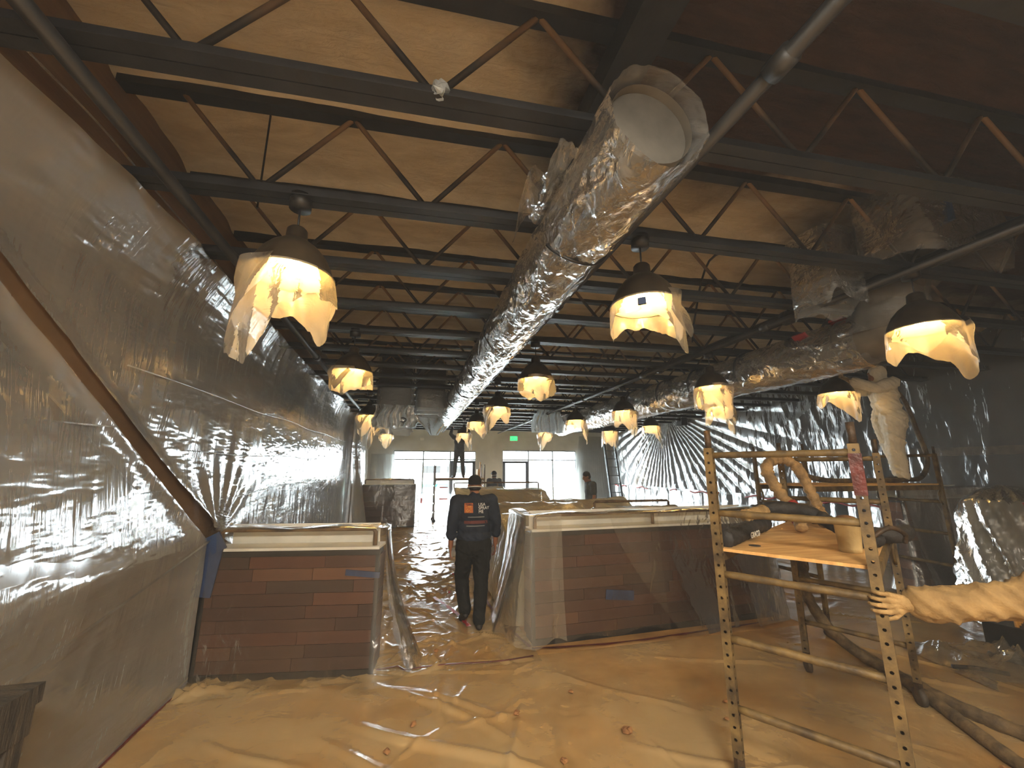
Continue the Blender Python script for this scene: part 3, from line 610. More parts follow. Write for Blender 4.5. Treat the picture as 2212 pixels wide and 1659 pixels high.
# ================================================================== floor sheets
def floor_sheet(x0, x1, y0, y1, step, amp, seed, label, folds=(), n_rand=0, rl=(.2, .7), rh=(.012, .03)):
    """film lying on the floor: faint waves, long taut folds and short sharp creases"""
    nx_ = int((x1 - x0) / step); ny_ = int((y1 - y0) / step)
    X_ = np.linspace(x0, x1, nx_)[:, None] * np.ones((1, ny_)); Y_ = np.linspace(y0, y1, ny_)[None, :] * np.ones((nx_, 1))
    Z_ = .006 + amp * ridge(X_ * 1.1 + .5 * Y_, Y_ * 1.1 - .3 * X_, seed, 3, 3.5) * np.clip(.1 + 1.6 * (fbm(X_ * .6, Y_ * .6, seed + 9) - .25), 0.1, 1)
    rr_ = random.Random(seed); F = list(folds)
    for _ in range(n_rand):
        a, b2 = rr_.uniform(x0, x1), rr_.uniform(y0, y1) if rr_.random() < .5 else y0 + (y1 - y0) * rr_.random() ** 1.8; th_ = rr_.uniform(0, math.pi); L_ = rr_.uniform(*rl) * (.6 + rr_.random())
        F.append(((a, b2), (a + L_ * math.cos(th_), b2 + L_ * math.sin(th_)), rr_.uniform(.012, .028), rr_.uniform(*rh)))
    xs = X_[:, 0]; ys = Y_[0]
    for (ax, ay), (bx_, by_), wd, hh in F:
        m = wd * 5; i0, i1 = np.searchsorted(xs, [min(ax, bx_) - m, max(ax, bx_) + m]); j0_, j1 = np.searchsorted(ys, [min(ay, by_) - m, max(ay, by_) + m])
        if i1 <= i0 or j1 <= j0_: continue
        dx, dy = bx_ - ax, by_ - ay; L2 = dx * dx + dy * dy; px_ = X_[i0:i1, j0_:j1] - ax; py_ = Y_[i0:i1, j0_:j1] - ay
        t_ = (px_ * dx + py_ * dy) / L2; wob = .03 * math.sqrt(L2) * np.sin(t_ * 5 + ax * 7); d_ = np.abs((px_ * dy - py_ * dx) / math.sqrt(L2) + wob)
        prof = np.clip(1 - d_ / (wd * 1.6), 0, 1) * np.clip(np.sin(np.clip(t_, 0, 1) * math.pi), 0, 1) ** .6
        Z_[i0:i1, j0_:j1] += hh * prof
    return tag(MB().grid(np.stack([X_, Y_, Z_], -1)).build('floor_sheet', M['film_floor'], None, True), label, 'plastic sheet')
LONG = [((-.2, 4.1), (.85, 2.95), .035, .05), ((-.05, 3.95), (1.0, 3.15), .03, .04), ((-.35, 3.6), (1.1, 2.5), .04, .055), ((-.6, 3.4), (.9, 2.3), .035, .04), ((.95, 3.6), (.62, 2.5), .03, .04), ((1.15, 3.4), (1.0, 2.2), .03, .045), ((.35, 4.1), (.3, 3.3), .025, .03), ((.4, 3.3), (1.05, 3.35), .025, .035),
        ((1.3, 3.9), (2.2, 3.0), .03, .03), ((2.3, 4.0), (3.6, 3.4), .03, .03), ((3.6, 3.6), (4.9, 2.6), .03, .035), ((-1.3, 3.6), (-.3, 2.9), .03, .03), ((-1.5, 3.0), (-.2, 2.4), .03, .03), ((4.4, 3.9), (5.2, 2.2), .03, .04), ((1.5, 2.9), (2.6, 2.0), .03, .03), ((.2, 2.4), (1.3, 1.7), .04, .05), ((.15, 4.12), (1.2, 3.98), .02, .03)]
LONG = [(a_, b_, w_, h_ * .6) for a_, b_, w_, h_ in LONG]
floor_sheet(XL + .05, 9.2, -1.0, 4.22, 0.018, 0.014, 201, 'taped plastic floor sheet in the foreground', LONG, 120, (.15, .5), (.006, .02))
floor_sheet(XL + .05, 1.32, 4.1, 17.9, 0.02, 0.012, 211, 'crumpled shiny plastic floor sheet in the aisle under the walking man', (), 520, (.15, .6), (.012, .034))
floor_sheet(4.6, 9.2, 4.1, 17.9, 0.045, 0.03, 223, 'plastic floor sheet in the right aisle behind the scaffold', (), 80, (.4, 1.2), (.02, .04))
P = [(q, 4.16 + .03 * math.sin(q * 5) + (.10 if q < 0 else 0), .035) for q in np.linspace(-.2, 1.25, 24)]
tag(MB().tube(P, 0.008, 5, True, (1.6, .5)).build('red_tape_seam', M['maroon'], None, True), 'red tape seam crossing the aisle floor in front of the walking man', 'tape')
def ribbon(pts, wd):
    m = MB(); P = smooth_path(pts, 6); n_ = len(P)
    L_ = []
    for i, p in enumerate(P):
        d = (P[min(i + 1, n_ - 1)] - P[max(i - 1, 0)]).normalized(); s_ = d.cross(Vector((0, 0, 1))).normalized() * wd / 2
        L_.append([tuple(p - s_), tuple(p + s_ + Vector((0, 0, .006 * math.sin(i * 2.1))))])
    return m.grid(np.array(L_))
tag(ribbon([(0.42, 6.2, .045), (0.55, 5.8, .05), (0.66, 5.5, .04), (0.70, 5.25, .05), (0.75, 5.0, .05)], .05).build('red_tape_scrap', M['red'], None, True), 'long crumpled red tape trail left of the walking man\'s feet', 'tape')
tag(ribbon([(1.28, 4.30, .04), (2.2, 4.22, .04), (3.2, 4.28, .035), (4.5, 4.36, .035)], .035).build('red_tape_line', M['maroon'], None, True), 'red tape line on the floor along the long middle counter', 'tape')
tag(ribbon([(1.27, 4.34, .04), (1.14, 5.2, .04), (1.10, 6.1, .04)], .035).build('red_tape_line', M['maroon'], None, True), 'red tape line on the floor running back from the middle counter corner', 'tape')
tag(ribbon([(0.55, 2.52, .04), (0.60, 2.44, .07), (0.66, 2.36, .04)], .09).build('red_tape_scrap', M['red'], None, True), 'crumpled red tape scrap at the bottom edge of the foreground floor', 'tape')
rnd = random.Random(5)
CR = [(-.62, 3.05, 'small brown crumb on the floor before the left counter'), (.12, 3.35, 'brown foam crumb on the floor sheet between left counter and man'), (1.55, 2.92, 'largest brown foam chunk on the foreground floor left of the scaffold'), (.86, 3.3, 'brown foam crumb below the middle counter corner'), (1.02, 2.75, 'pale foam crumb near the foreground floor wrinkles'), (.35, 4.5, 'brown foam chunk just before the walking man'), (-.05, 3.1, 'dark crumb on the floor wrinkles')]
CR += [(rnd.uniform(-.7, 1.0), rnd.uniform(5.5, 12), 'tiny foam crumb scattered on the aisle floor') for _ in range(26)] + [(rnd.uniform(1.3, 4.5), rnd.uniform(1.9, 3.9), 'tiny foam crumb scattered on the floor around the scaffold') for _ in range(8)]
for i, (x_, y_, lab) in enumerate(CR):
    s_ = .034 if i == 2 else (.022 if i < 7 else rnd.uniform(.012, .032)); m = MB().ell((0, 0, 0), (s_ * 1.3, s_, s_ * .6), Matrix.Rotation(i * 1.3, 3, 'Z'), 7, 5)
    m.v = [(p[0] + rnd.uniform(-.3, .3) * s_, p[1] + rnd.uniform(-.3, .3) * s_, p[2] + rnd.uniform(-.2, .2) * s_) for p in m.v]
    o = m.build('foam_crumb', M['red'] if (i > 8 and i % 9 == 0) else M['crumb'], None); o.location = (x_, y_, .035); tag(o, lab if M['red'] is not o.data.materials[0] else 'tiny red scrap scattered on the aisle floor', 'crumb', 'crumbs on the floor sheets')
# ================================================================== plank-clad counters
ub = MB().box((0, 0, 0), (1, 1, 1)).mesh('plank'); ub.materials.append(M['plank'])
def planks(par, p0, p1, z0, z1, rows, seed, out):
    """rows of planks on the vertical face from p0 to p1 (xy), proud along out"""
    rr_ = random.Random(seed); off = origin(par); p0 = Vector((p0[0], p0[1], 0)); p1 = Vector((p1[0], p1[1], 0)); L_ = (p1 - p0).length; d = (p1 - p0) / L_; out = Vector((out[0], out[1], 0))
    hgt = (z1 - z0) / rows; rot = math.atan2(d.y, d.x)
    for k in range(rows):
        s_ = -rr_.uniform(0, .5) if L_ > 1 else 0
        while s_ < L_ - .02:
            e_ = s_ + rr_.uniform(.45, 1.15)
            a, c_ = max(s_, 0), min(e_, L_)
            if L_ - c_ < .12: c_ = L_
            o = link_mesh('plank', ub, None, par); th_ = .016 + rr_.uniform(0, .006)
            o.location = p0 + d * (a + c_) / 2 + out * th_ / 2 + Vector((0, 0, z0 + hgt * (k + .5))) - off
            o.rotation_euler = (0, 0, rot); o.scale = (c_ - a - .004, th_, hgt - .004)
            s_ = c_ if c_ > e_ - .2 else e_
            if c_ >= L_: break
def counter(label, ax, ay, bx, by, th, ztop, zrail, seed, rows=9, posts=(0.02, 0.98), end_planks=True):
    """pony wall from (ax,ay) to (bx,by): plank face towards -Y, white ledge, pipe rail above"""
    A = Vector((ax, ay, 0)); B = Vector((bx, by, 0)); d = (B - A).normalized(); nrm = Vector((d.y, -d.x, 0)); L_ = (B - A).length; mid = (A + B) / 2
    r = thing('plank_counter', (mid.x, mid.y, 0), label, 'counter', 'plank-clad partition counters')
    R = Matrix((d, -nrm, Vector((0, 0, 1)))).transposed(); bk = -nrm
    MB().box(mid + bk * (th / 2) + Vector((0, 0, ztop / 2 - .01)), (L_, th, ztop - .02), R).build('core', M['dark'], r)
    planks(r, A, B, .06, ztop - .05, rows, seed, nrm)
    if end_planks:
        planks(r, B, B + bk * th, .06, ztop - .05, rows, seed + 1, d); planks(r, A, A + bk * th, .06, ztop - .05, rows, seed + 2, -d)
    MB().box(mid + nrm * .014 + Vector((0, 0, ztop - .025)), (L_ + .04, .03, .05), R).build('top_edging', M['dark'], r)
    for q in (A, B): MB().box(q + nrm * .012 + Vector((0, 0, ztop / 2)), (.035, .035, ztop), R).build('corner_edging', M['dark'], r)
    MB().box(mid + nrm * .01 + Vector((0, 0, .03)), (L_, .03, .06), R).build('kick_board', M['dark'], r)
    MB().box(mid + bk * (th * .5) + Vector((0, 0, ztop + .012)), (L_ + .02, th + .06, .024), R).build('ledge', M['white'], r)
    zr = zrail; base = bk * .05
    pts = [A + d * .05 + base + Vector((0, 0, ztop)), A + d * .05 + base + Vector((0, 0, zr - .03)), A + d * .08 + base + Vector((0, 0, zr)), B - d * .08 + base + Vector((0, 0, zr)), B - d * .05 + base + Vector((0, 0, zr - .03)), B - d * .05 + base + Vector((0, 0, ztop))]
    MB().tube(pts, .021, 10).build('rail', M['rail'], r, True)
    for f in posts[1:-1]: MB().cyl(A + d * (L_ * f) + base + Vector((0, 0, ztop)), A + d * (L_ * f) + base + Vector((0, 0, zr)), .02, None, 10).build('rail_post', M['rail'], r, True)
    MB().box(mid + bk * (th + .02) + Vector((0, 0, (ztop + zr) / 2 + .02)), (L_ - .1, .01, zr - ztop + .02), R).build('white_back_sheet', M['white'], r)
    return r
counter('near left plank counter jutting from the left wall, blue tape on its front', -1.72, 4.46, -0.24, 4.22, .22, 1.06, 1.235, 301)
cm = counter('long middle plank counter under clear plastic, right of the walking man', 1.34, 4.46, 4.46, 4.56, .24, 1.12, 1.285, 311, 9, (0, .5, 1))
counter('far left plank counter standing before the left shop window', -1.36, 13.6, 0.22, 13.62, .25, 1.30, 1.46, 321, 8)
counter('dark plank counter at the right behind the scaffold, bagged in plastic', 7.3, 4.75, 9.15, 4.75, .3, 1.34, 1.50, 331, 9)
bt = thing('blue_tape_strip', (-0.34, 4.2, .84), 'blue tape strip across the right edge of the near left counter', 'tape')
MB().beam((-.52, 4.232, .865), (-.215, 4.180, .835), .012, .05).build('strip', M['blue'], bt)
bt = thing('blue_tape_patch', (-1.74, 4.4, .85), 'dark blue tape patch down the wall end of the near left counter', 'tape')
MB().box((-1.70, 4.40, .92), (.16, .02, .46), Matrix.Rotation(.12, 3, 'Y')).box((-1.66, 4.39, 1.14), (.12, .02, .16), Matrix.Rotation(-.5, 3, 'Y')).build('strip', M['blue'], bt)
tag(MB().box((2.35, 4.44, .42), (.34, .012, .10), Matrix.Rotation(.1, 3, 'Y')).build('blue_tape_strip', M['blue']), 'blue tape strip low on the long middle counter', 'tape')
tag(MB().box((8.3, 4.72, 1.02), (.42, .012, .09), Matrix.Rotation(.2, 3, 'Y')).build('blue_tape_strip', M['blue']), 'blue tape strip on the dark right counter', 'tape')
# plastic draped over the counters
def drape(path, ztop, hem, flare, seed, label, mat='film_counter', nf=3.0, amp=.05, nv=40, step=.03, back=0.2, skew=0.0):
    P_ = smooth_path([(p[0], p[1], 0) for p in path], 30); S = [0.0]
    for i in range(1, len(P_)): S.append(S[-1] + (P_[i] - P_[i - 1]).length)
    n_ = int(S[-1] / step); xs = np.interp(np.linspace(0, S[-1], n_), S, [p.x for p in P_]); ys = np.interp(np.linspace(0, S[-1], n_), S, [p.y for p in P_])
    sx_ = lambda q: np.interp(q, S, [p.x for p in P_]); sy_ = lambda q: np.interp(q, S, [p.y for p in P_])
    tx = np.gradient(xs); ty = np.gradient(ys); l_ = np.hypot(tx, ty); nxn = ty / l_; nyn = -tx / l_
    u = np.linspace(0, S[-1], n_); v_ = np.linspace(0, 1, nv)
    U = u[:, None] * np.ones((1, nv)); V = v_[None, :] * np.ones((n_, 1))
    hm = np.array([hem(q / S[-1]) for q in u])[:, None]
    Zt = ztop - (ztop - hm) * V
    drop = (ztop - Zt)
    k = np.sin(U * nf * 2 + 1.5 * np.sin(U * nf * .7 + seed)) * .5 + (ridge(U * nf * .5 + drop * .35, drop * .3, seed, 2, 2) - .4)
    o = .035 + np.array([flare(q / S[-1]) for q in u])[:, None] * drop ** 1.5 + amp * k * np.clip(drop * 1.1, 0, 1)
    o = np.where(o < .03, .03 + (.03 - o) * .3, o)
    U2 = U + (S[-1] - U) / S[-1] * skew * V ** 1.4
    G = np.stack([sx_(U2) + nxn[:, None] * o, sy_(U2) + nyn[:, None] * o, Zt], -1)
    if back:
        top = np.stack([xs[:, None] - nxn[:, None] * np.linspace(back, .0, 6)[None, :], ys[:, None] - nyn[:, None] * np.linspace(back, .0, 6)[None, :], np.full((n_, 6), ztop + .012) + .01 * np.sin(U[:, :6] * 7)], -1)
        G = np.concatenate([top, G], 1)
    return tag(MB().grid(G).build('plastic_cover', M[mat], None, True), label, 'plastic sheet')
cl = lambda q, a, b, c_, d_: c_ + (d_ - c_) * min(1, max(0, (q - a) / (b - a)))
drape([(-1.70, 4.42), (-1.0, 4.31), (-.28, 4.19), (-.20, 4.22), (-.18, 4.42)], 1.25, lambda q: .03, lambda q: .05 + cl(q, .6, .95, 0, .22), 401, 'clear plastic draped over the near left counter', 'film_counter', 1.4, .05, back=.16)
drape([(1.28, 5.15), (1.28, 4.50), (1.36, 4.42), (1.66, 4.43)], 1.295, lambda q: .05 + .06 * math.sin(q * 9) ** 2, lambda q: .16 - cl(q, .5, 1.0, 0, .09), 411, 'whitish plastic draped over the left end of the long middle counter', 'film_side', 3.2, .05, back=.1)
drape([(1.52, 4.43), (2.4, 4.46), (2.9, 4.49)], 1.298, lambda q: .05 + .05 * math.sin(q * 6) ** 2, lambda q: .06, 415, 'clear plastic over the front of the long middle counter beside its left end', 'film_counter', 2.0, .045, back=.1)
drape([(2.25, 4.45), (3.2, 4.47), (4.4, 4.51), (4.52, 4.56), (4.55, 4.85)], 1.30, lambda q: .02, lambda q: .12 - cl(q, .5, .9, 0, .04), 421, 'clear plastic over the right part of the long middle counter with a curved hem', 'film_counter', 1.6, .05, back=.1, skew=.75)
drape([(-1.45, 13.56), (-.6, 13.56), (.18, 13.56), (.28, 13.6), (.30, 13.9)], 1.47, lambda q: .05, lambda q: .06 + cl(q, .35, 0, 0, .25), 431, 'clear plastic over the far left counter', 'film_counter', 1.5, .05, back=.2)
drape([(7.22, 5.1), (7.22, 4.74), (7.3, 4.68), (8.3, 4.69), (9.1, 4.69)], 1.515, lambda q: .1, lambda q: .20 - cl(q, .2, .5, 0, .15), 441, 'clear plastic bagged over the dark right counter', 'film_counter', 2.2, .07, back=.1)
# ================================================================== draped booths
def booth(x0, x1, y0, y1, zt, label, seed, dark=False):
    r = thing('booth_bench', ((x0 + x1) / 2, (y0 + y1) / 2, 0), 'booth bench ' + label, 'booth', 'booths behind the middle counter')
    dx = x1 - x0
    MB().box(((x0 + x1) / 2, y1 - .08, zt / 2), (dx, .14, zt - .02)).build('backrest', M['upholstery'], r)
    MB().box(((x0 + x1) / 2, (y0 + y1) / 2 - .05, .22), (dx, y1 - y0 - .2, .44)).build('seat', M['upholstery'], r)
    nx_, ny_ = int((dx + 1.6) / .035), int((y1 - y0 + 1.5) / .035)
    A_ = np.linspace(x0 - .8, x1 + .8, nx_)[:, None] * np.ones((1, ny_)); B_ = np.linspace(y0 - .95, y1 + .55, ny_)[None, :] * np.ones((nx_, 1))
    cx_ = np.clip(A_, x0 - .04, x1 + .04); cy_ = np.clip(B_, y0 - .04, y1 + .04); ox = A_ - cx_; oy = B_ - cy_
    drop = np.hypot(ox, oy); tight = ridge(A_ * 1.3 + B_ * .8, B_ * 1.1 - .4 * A_, seed, 2, 2.2)
    sag = .30 * np.clip((y1 - .10 - cy_) / (y1 - y0), 0, 1) * (.55 + .9 * fbm(A_ * .9, B_ * .9, seed + 5))
    Zb = zt + .02 - sag + .06 * (tight - .4) + .05 * (fbm(A_ * 1.2, B_ * .4, seed + 2) - .5)
    Zb = np.maximum(Zb - drop * 1.15, .03 + .03 * tight)
    fl = .10 + .10 * fbm(A_ * 2, B_ * 2, seed + 3)
    d_ = np.maximum(drop, 1e-6); G = np.stack([cx_ + ox / d_ * drop * fl * 1.6 + .02 * tight, cy_ + oy / d_ * drop * fl * 1.6, Zb], -1)
    c_ = tag(MB().grid(G).build('plastic_cover', M['film_booth'], None, True), 'tan dusty plastic ' + label, 'plastic sheet')
    return r
booth(1.35, 2.75, 5.15, 6.15, 1.10, 'over the first booth right beside the walking man', 501)
booth(2.95, 4.35, 4.95, 6.3, 1.16, 'over the booth directly behind the long middle counter', 507)
booth(1.5, 3.3, 7.0, 7.9, 1.13, 'over the second booth row behind the walking man', 513)
booth(3.2, 4.9, 8.2, 9.0, 1.10, 'over the booth in front of the man by the ladder', 519)
booth(1.55, 3.2, 9.0, 10.0, 1.30, 'over the third booth row before the end wall', 525)
booth(1.3, 2.7, 11.2, 12.1, 1.25, 'over the farthest booth under the far scaffold', 531)
# pipe rails showing above the far booths
for x0, x1, y, z in ((1.6, 3.2, 10.05, 1.46), (1.3, 2.6, 12.2, 1.38), (3.0, 4.4, 6.4, 1.26)):
    tag(MB().tube([(x0, y, .02), (x0, y, z - .02), (x0 + .03, y, z), (x1 - .03, y, z), (x1, y, z - .02), (x1, y, .02)], .02, 8).build('booth_rail', M['rail'], None, True), {10.05: 'brown pipe rail above the third booth row', 12.2: 'brown pipe rail above the farthest booth', 6.4: 'brown pipe rail behind the long middle counter'}[y], 'rail')
# ================================================================== scaffolds
def post_mesh(x, y, z0, z1, w, rot, sp=.0508 * 1.2):
    """square tube with a row of round holes through each face"""
    m = MB(); R = Matrix.Rotation(rot, 3, 'Z'); h = w / 2; hr = w * .17
    n_ = int((z1 - z0) / sp); dz = (z1 - z0) / n_
    for f in range(4):
        Rf = R @ Matrix.Rotation(f * math.pi / 2, 3, 'Z')
        for i in range(n_):
            zc = z0 + (i + .5) * dz; a, b2 = h, dz / 2
            ring = [(-a, -b2), (0, -b2), (a, -b2), (a, 0), (a, b2), (0, b2), (-a, b2), (-a, 0)]
            hole = [(hr * math.cos(math.radians(225 + 45 * k)), hr * math.sin(math.radians(225 + 45 * k))) for k in range(8)]
            vs_ = [Vector((x, y, zc)) + Rf @ Vector((q[0], -h, q[1])) for q in ring + hole]
            m.add(vs_, [(k, (k + 1) % 8, 8 + (k + 1) % 8, 8 + k) for k in range(8)])
    m.box((x, y, z1 + .001), (w, w, .003), R)
    return m
def scaffold(P1, P2, P3, P4, zdeck, rungs, label, ztop=1.93, pin=.12, w=.05, deckmat='ply', holes=True, tapes=False):
    c_ = (Vector(P1) + Vector(P2) + Vector(P3) + Vector(P4)) / 4 if len(P1) == 3 else Vector((sum(p[0] for p in (P1, P2, P3, P4)) / 4, sum(p[1] for p in (P1, P2, P3, P4)) / 4, 0))
    r = thing('rolling_scaffold', (c_.x, c_.y, 0), label, 'scaffold')
    rot = math.atan2(P2[1] - P1[1], P2[0] - P1[0])
    for k, p in enumerate((P1, P2, P3, P4)):
        if holes: po = post_mesh(p[0], p[1], .17, ztop, w, rot).build('post', M['scaf'], r)
        else: po = MB().box((p[0], p[1], (ztop + .17) / 2), (w, w, ztop - .17), Matrix.Rotation(rot, 3, 'Z')).build('post', M['scaf'], r)
        MB().cyl((p[0], p[1], ztop), (p[0], p[1], ztop + pin), w * .40, None, 12).build('coupling_pin', M['pin'], r, True)
        cs = MB().box((p[0], p[1], .125), (.05, .03, .09)).cyl((p[0], p[1], .15), (p[0], p[1], .19), .022, None, 10).build('caster', M['pin'], r)
        a = rot + .5; dx, dy = math.cos(a) * .017, math.sin(a) * .017
        MB().tube([(p[0] - dx * 1.2, p[1] - dy * 1.2, .068), (p[0] - dx, p[1] - dy, .068), (p[0] + dx, p[1] + dy, .068), (p[0] + dx * 1.2, p[1] + dy * 1.2, .068)], [.045, .064, .064, .045], 20).build('wheel', M['rubber'], cs, True)
        if tapes and k == 1: MB().box((p[0], p[1], 1.77), (w * 1.12, w * 1.12, .22), Matrix.Rotation(rot, 3, 'Z')).build('red_tape_wrap', M['maroon'], r)
    for a, c2 in ((P1, P2), (P3, P4)):
        for z in rungs:
            n_ = 14; P = [Vector((a[0] + (c2[0] - a[0]) * t_, a[1] + (c2[1] - a[1]) * t_, z)) for t_ in np.linspace(.03, .97, n_)]
            rr_ = [.0195 + .004 * random.random() for _ in P]
            MB().tube(P, rr_, 10).build('rung', M['scaf'], r, True)
    for a, c2 in ((P1, P3), (P2, P4)):
        A = Vector((a[0], a[1], 0)); C_ = Vector((c2[0], c2[1], 0)); d = (C_ - A).normalized()
        MB().beam(A + Vector((0, 0, zdeck - .05)), C_ + Vector((0, 0, zdeck - .05)), .03, .06).build('side_rail', M['scaf'], r)
        for q, s_ in ((A, 1), (C_, -1)):
            MB().tube([q + d * s_ * .03 + Vector((0, 0, zdeck - .08)), q + d * s_ * .07 + Vector((0, 0, zdeck - .13)), q + d * s_ * .07 + Vector((0, 0, zdeck - .22)), q + d * s_ * .03 + Vector((0, 0, zdeck - .27))], .012, 8).build('side_bracket', M['scaf'], r, True)
    q = [Vector((p[0], p[1], zdeck)) for p in (P1, P2, P4, P3)]; ce = sum(q, Vector()) / 4
    q = [ce + (p - ce) * .985 for p in q]
    vs_ = [p + Vector((0, 0, -.018)) for p in q] + q
    MB().add(vs_, [(3, 2, 1, 0), (4, 5, 6, 7), (0, 1, 5, 4), (1, 2, 6, 5), (2, 3, 7, 6), (3, 0, 4, 7)]).build('deck', M[deckmat], r)
    return r
RG = (1.885, 1.52, 1.155, .79, .42)
S1 = scaffold((1.93, 2.32), (2.34, 1.70), (3.59, 3.32), (3.93, 2.68), 1.305, RG, 'near rusty yellow rolling scaffold with plywood deck, right foreground', tapes=True)
MB().cyl((2.22, 2.33, 1.303), (2.22, 2.33, 1.308), .035, None, 14).build('deck_hole', M['dark'], S1)
S2 = scaffold((4.74, 4.05), (4.74, 4.80), (7.0, 4.05), (7.0, 4.80), 1.60, (1.98, 1.36, .95, .55), 'yellow scaffold behind, carrying the white-suited worker', 2.0, .1, .04, 'ply', False)
S3 = scaffold((0.88, 14.42), (0.88, 15.1), (2.6, 14.42), (2.6, 15.1), 1.47, (1.2, .9, .6, .3), 'far grey scaffold before the left shop window with a worker standing on it', 1.89, .05, .04, 'ply', False)
# things lying on the near scaffold
def rope(name, pts, r, mat, label, cat='hose', n=10, lump=0.0, k=10):
    P = smooth_path(pts, k); rr_ = [r * (1 + lump * (math.sin(i * 1.9) * .5 + random.uniform(-.5, .5))) for i in range(len(P))]
    return tag(MB().tube(P, rr_, n).build(name, M[mat], None, True), label, cat)
rope('wrapped_hose', [(2.95, 2.62, 1.345), (3.02, 2.72, 1.45), (3.00, 2.85, 1.64), (3.03, 2.95, 1.80), (3.22, 3.02, 1.885), (3.42, 3.02, 1.83), (3.50, 2.98, 1.62), (3.50, 2.92, 1.45), (3.40, 2.80, 1.36)], .045, 'wrap', 'foam-crusted wrapped hose arching in a loop above the scaffold deck', lump=.28)
tag(MB().tube(smooth_path([(2.975, 2.66, 1.40), (3.02, 2.70, 1.45), (3.015, 2.76, 1.52)], 6), .056, 12).build('red_tape_wrap', M['red'], None, True), 'pinkish red tape wrapped round the arching hose', 'tape')
bs = rope('black_sleeved_hose', [(2.00, 2.34, 1.35), (2.22, 2.46, 1.36), (2.50, 2.62, 1.375), (2.75, 2.76, 1.375)], .055, 'sleeve', 'black sleeved hose end lying at the left of the scaffold deck', lump=.12)
rope('black_sleeved_hose', [(2.62, 2.72, 1.47), (2.82, 2.66, 1.50), (3.02, 2.58, 1.46), (3.05, 2.42, 1.385), (3.05, 2.25, 1.355), (3.25, 2.18, 1.355), (3.45, 2.25, 1.36)], .052, 'sleeve', 'black sleeved hose curving across the middle of the scaffold deck', lump=.12)
rope('cloth_rag', [(2.40, 2.58, 1.46), (2.52, 2.60, 1.475), (2.66, 2.66, 1.48)], .042, 'glove', 'tan dusty rag lying on the black hose on the scaffold deck', 'rag', lump=.3)
tb = thing('plastic_tub', (2.62, 2.02, 1.305), 'dusty cream plastic tub standing on the scaffold deck', 'tub')
MB().lathe([(.0, .0), (.055, .0), (.058, .02), (.066, .155), (.07, .16), (.068, .168), (.0, .168)], (2.62, 2.02, 1.306), 24).build('tub_body', M['tub'], tb, True)
MB().ell((2.62, 2.02, 1.49), (.058, .058, .03)).build('lid_crust', M['crumb'], tb, True)
rope('curved_tool', [(2.78, 2.02, 1.37), (2.90, 1.98, 1.44), (3.02, 1.98, 1.40), (3.04, 2.0, 1.345)], .014, 'pin', 'thin dark curved handle beside the tub on the scaffold deck', 'tool')
rope('spray_gun', [(2.72, 2.08, 1.35), (2.84, 2.06, 1.36), (2.96, 2.10, 1.35)], .04, 'sleeve', 'black rounded tool lying behind the tub on the scaffold deck', 'tool', lump=.2)
# hoses
rope('spray_hose', [(3.62, 3.05, 1.335), (3.76, 3.22, 1.28), (3.79, 3.38, 1.05), (3.77, 3.40, .80), (3.79, 3.40, .58), (3.97, 3.38, .30), (4.22, 3.28, .07), (4.18, 2.92, .045), (4.10, 2.58, .045), (4.12, 2.2, .045), (4.25, 1.6, .045), (4.6, .6, .045)], .048, 'hose', 'thick dusty hose dropping from the scaffold deck and running to the lower right', lump=.12)
rope('spray_hose', [(4.55, 3.9, .045), (4.24, 3.12, .045), (4.05, 2.72, .045), (3.86, 2.37, .045), (3.67, 2.01, .045), (3.5, 1.5, .045), (3.4, .6, .045)], .044, 'hose', 'second dusty hose on the floor crossing under the right scaffold caster', lump=.1)
rope('spray_hose', [(3.40, 3.05, 1.88), (3.75, 3.35, 1.88), (4.45, 3.85, 1.74), (5.0, 4.05, 1.66), (5.7, 4.25, 1.64), (6.7, 4.30, 1.645), (7.25, 4.40, 1.68), (7.48, 4.42, 1.95), (7.38, 4.42, 2.36), (7.22, 4.42, 2.85), (7.0, 4.5, 3.1)], .032, 'hose', 'hose hanging in a curve behind the white-suited worker')
# bagged machine and small gear at the right
bm = thing('bagged_machine', (7.2, 3.55, 0), 'machine under a crinkled clear plastic bag at the right edge', 'machine')
MB().lathe([(0, 0), (.30, 0), (.32, .1), (.32, .95), (.27, 1.05), (.16, 1.12), (.14, 1.4), (.0, 1.42)], (7.2, 3.55, 0), 28).build('machine_body', M['canvas_end'], bm, True)
MB().tube(smooth_path([(6.92, 3.25, 1.42), (7.0, 3.2, 1.2), (7.15, 3.2, .95), (7.3, 3.2, .7)], 6), .035, 10).build('red_hose', M['red'], bm, True)
nu, nv = 90, 60
u = np.linspace(0, 2 * np.pi, nu, endpoint=False)[:, None] * np.ones((1, nv)); w = np.linspace(0, 1, nv)[None, :] * np.ones((nu, 1))
rr_ = np.interp(w, [0, .04, .12, .25, .45, 1], [.02, .22, .38, .44, .46, .58]) * (1 + .28 * (ridge(np.cos(u) * 2.2 + 5, np.sin(u) * 2.2 + w * 2.5, 601, 3, 2) - .35))
MB().grid(np.stack([7.2 + rr_ * np.cos(u), 3.55 + rr_ * np.sin(u), 1.60 - 1.58 * w], -1), True).build('plastic_bag', M['film_bag'], bm, True)
bx = thing('tool_case', (5.78, 3.02, 0), 'black tool case with brass fittings at the lower right edge', 'case')
MB().box((5.80, 3.02, .17), (.42, .3, .32), Matrix.Rotation(.2, 3, 'Z')).build('case_body', M['dark'], bx)
for k in range(3): MB().cyl((5.66 + .09 * k, 2.92 + .03 * k, .33), (5.66 + .09 * k, 2.92 + .03 * k, .40), .016, None, 8).build('brass_fitting', M['amber'], bx)
MB().tube([(5.66, 2.92, .385), (5.84, 2.98, .385)], .012, 8).build('fitting_bar', M['scaf'], bx)
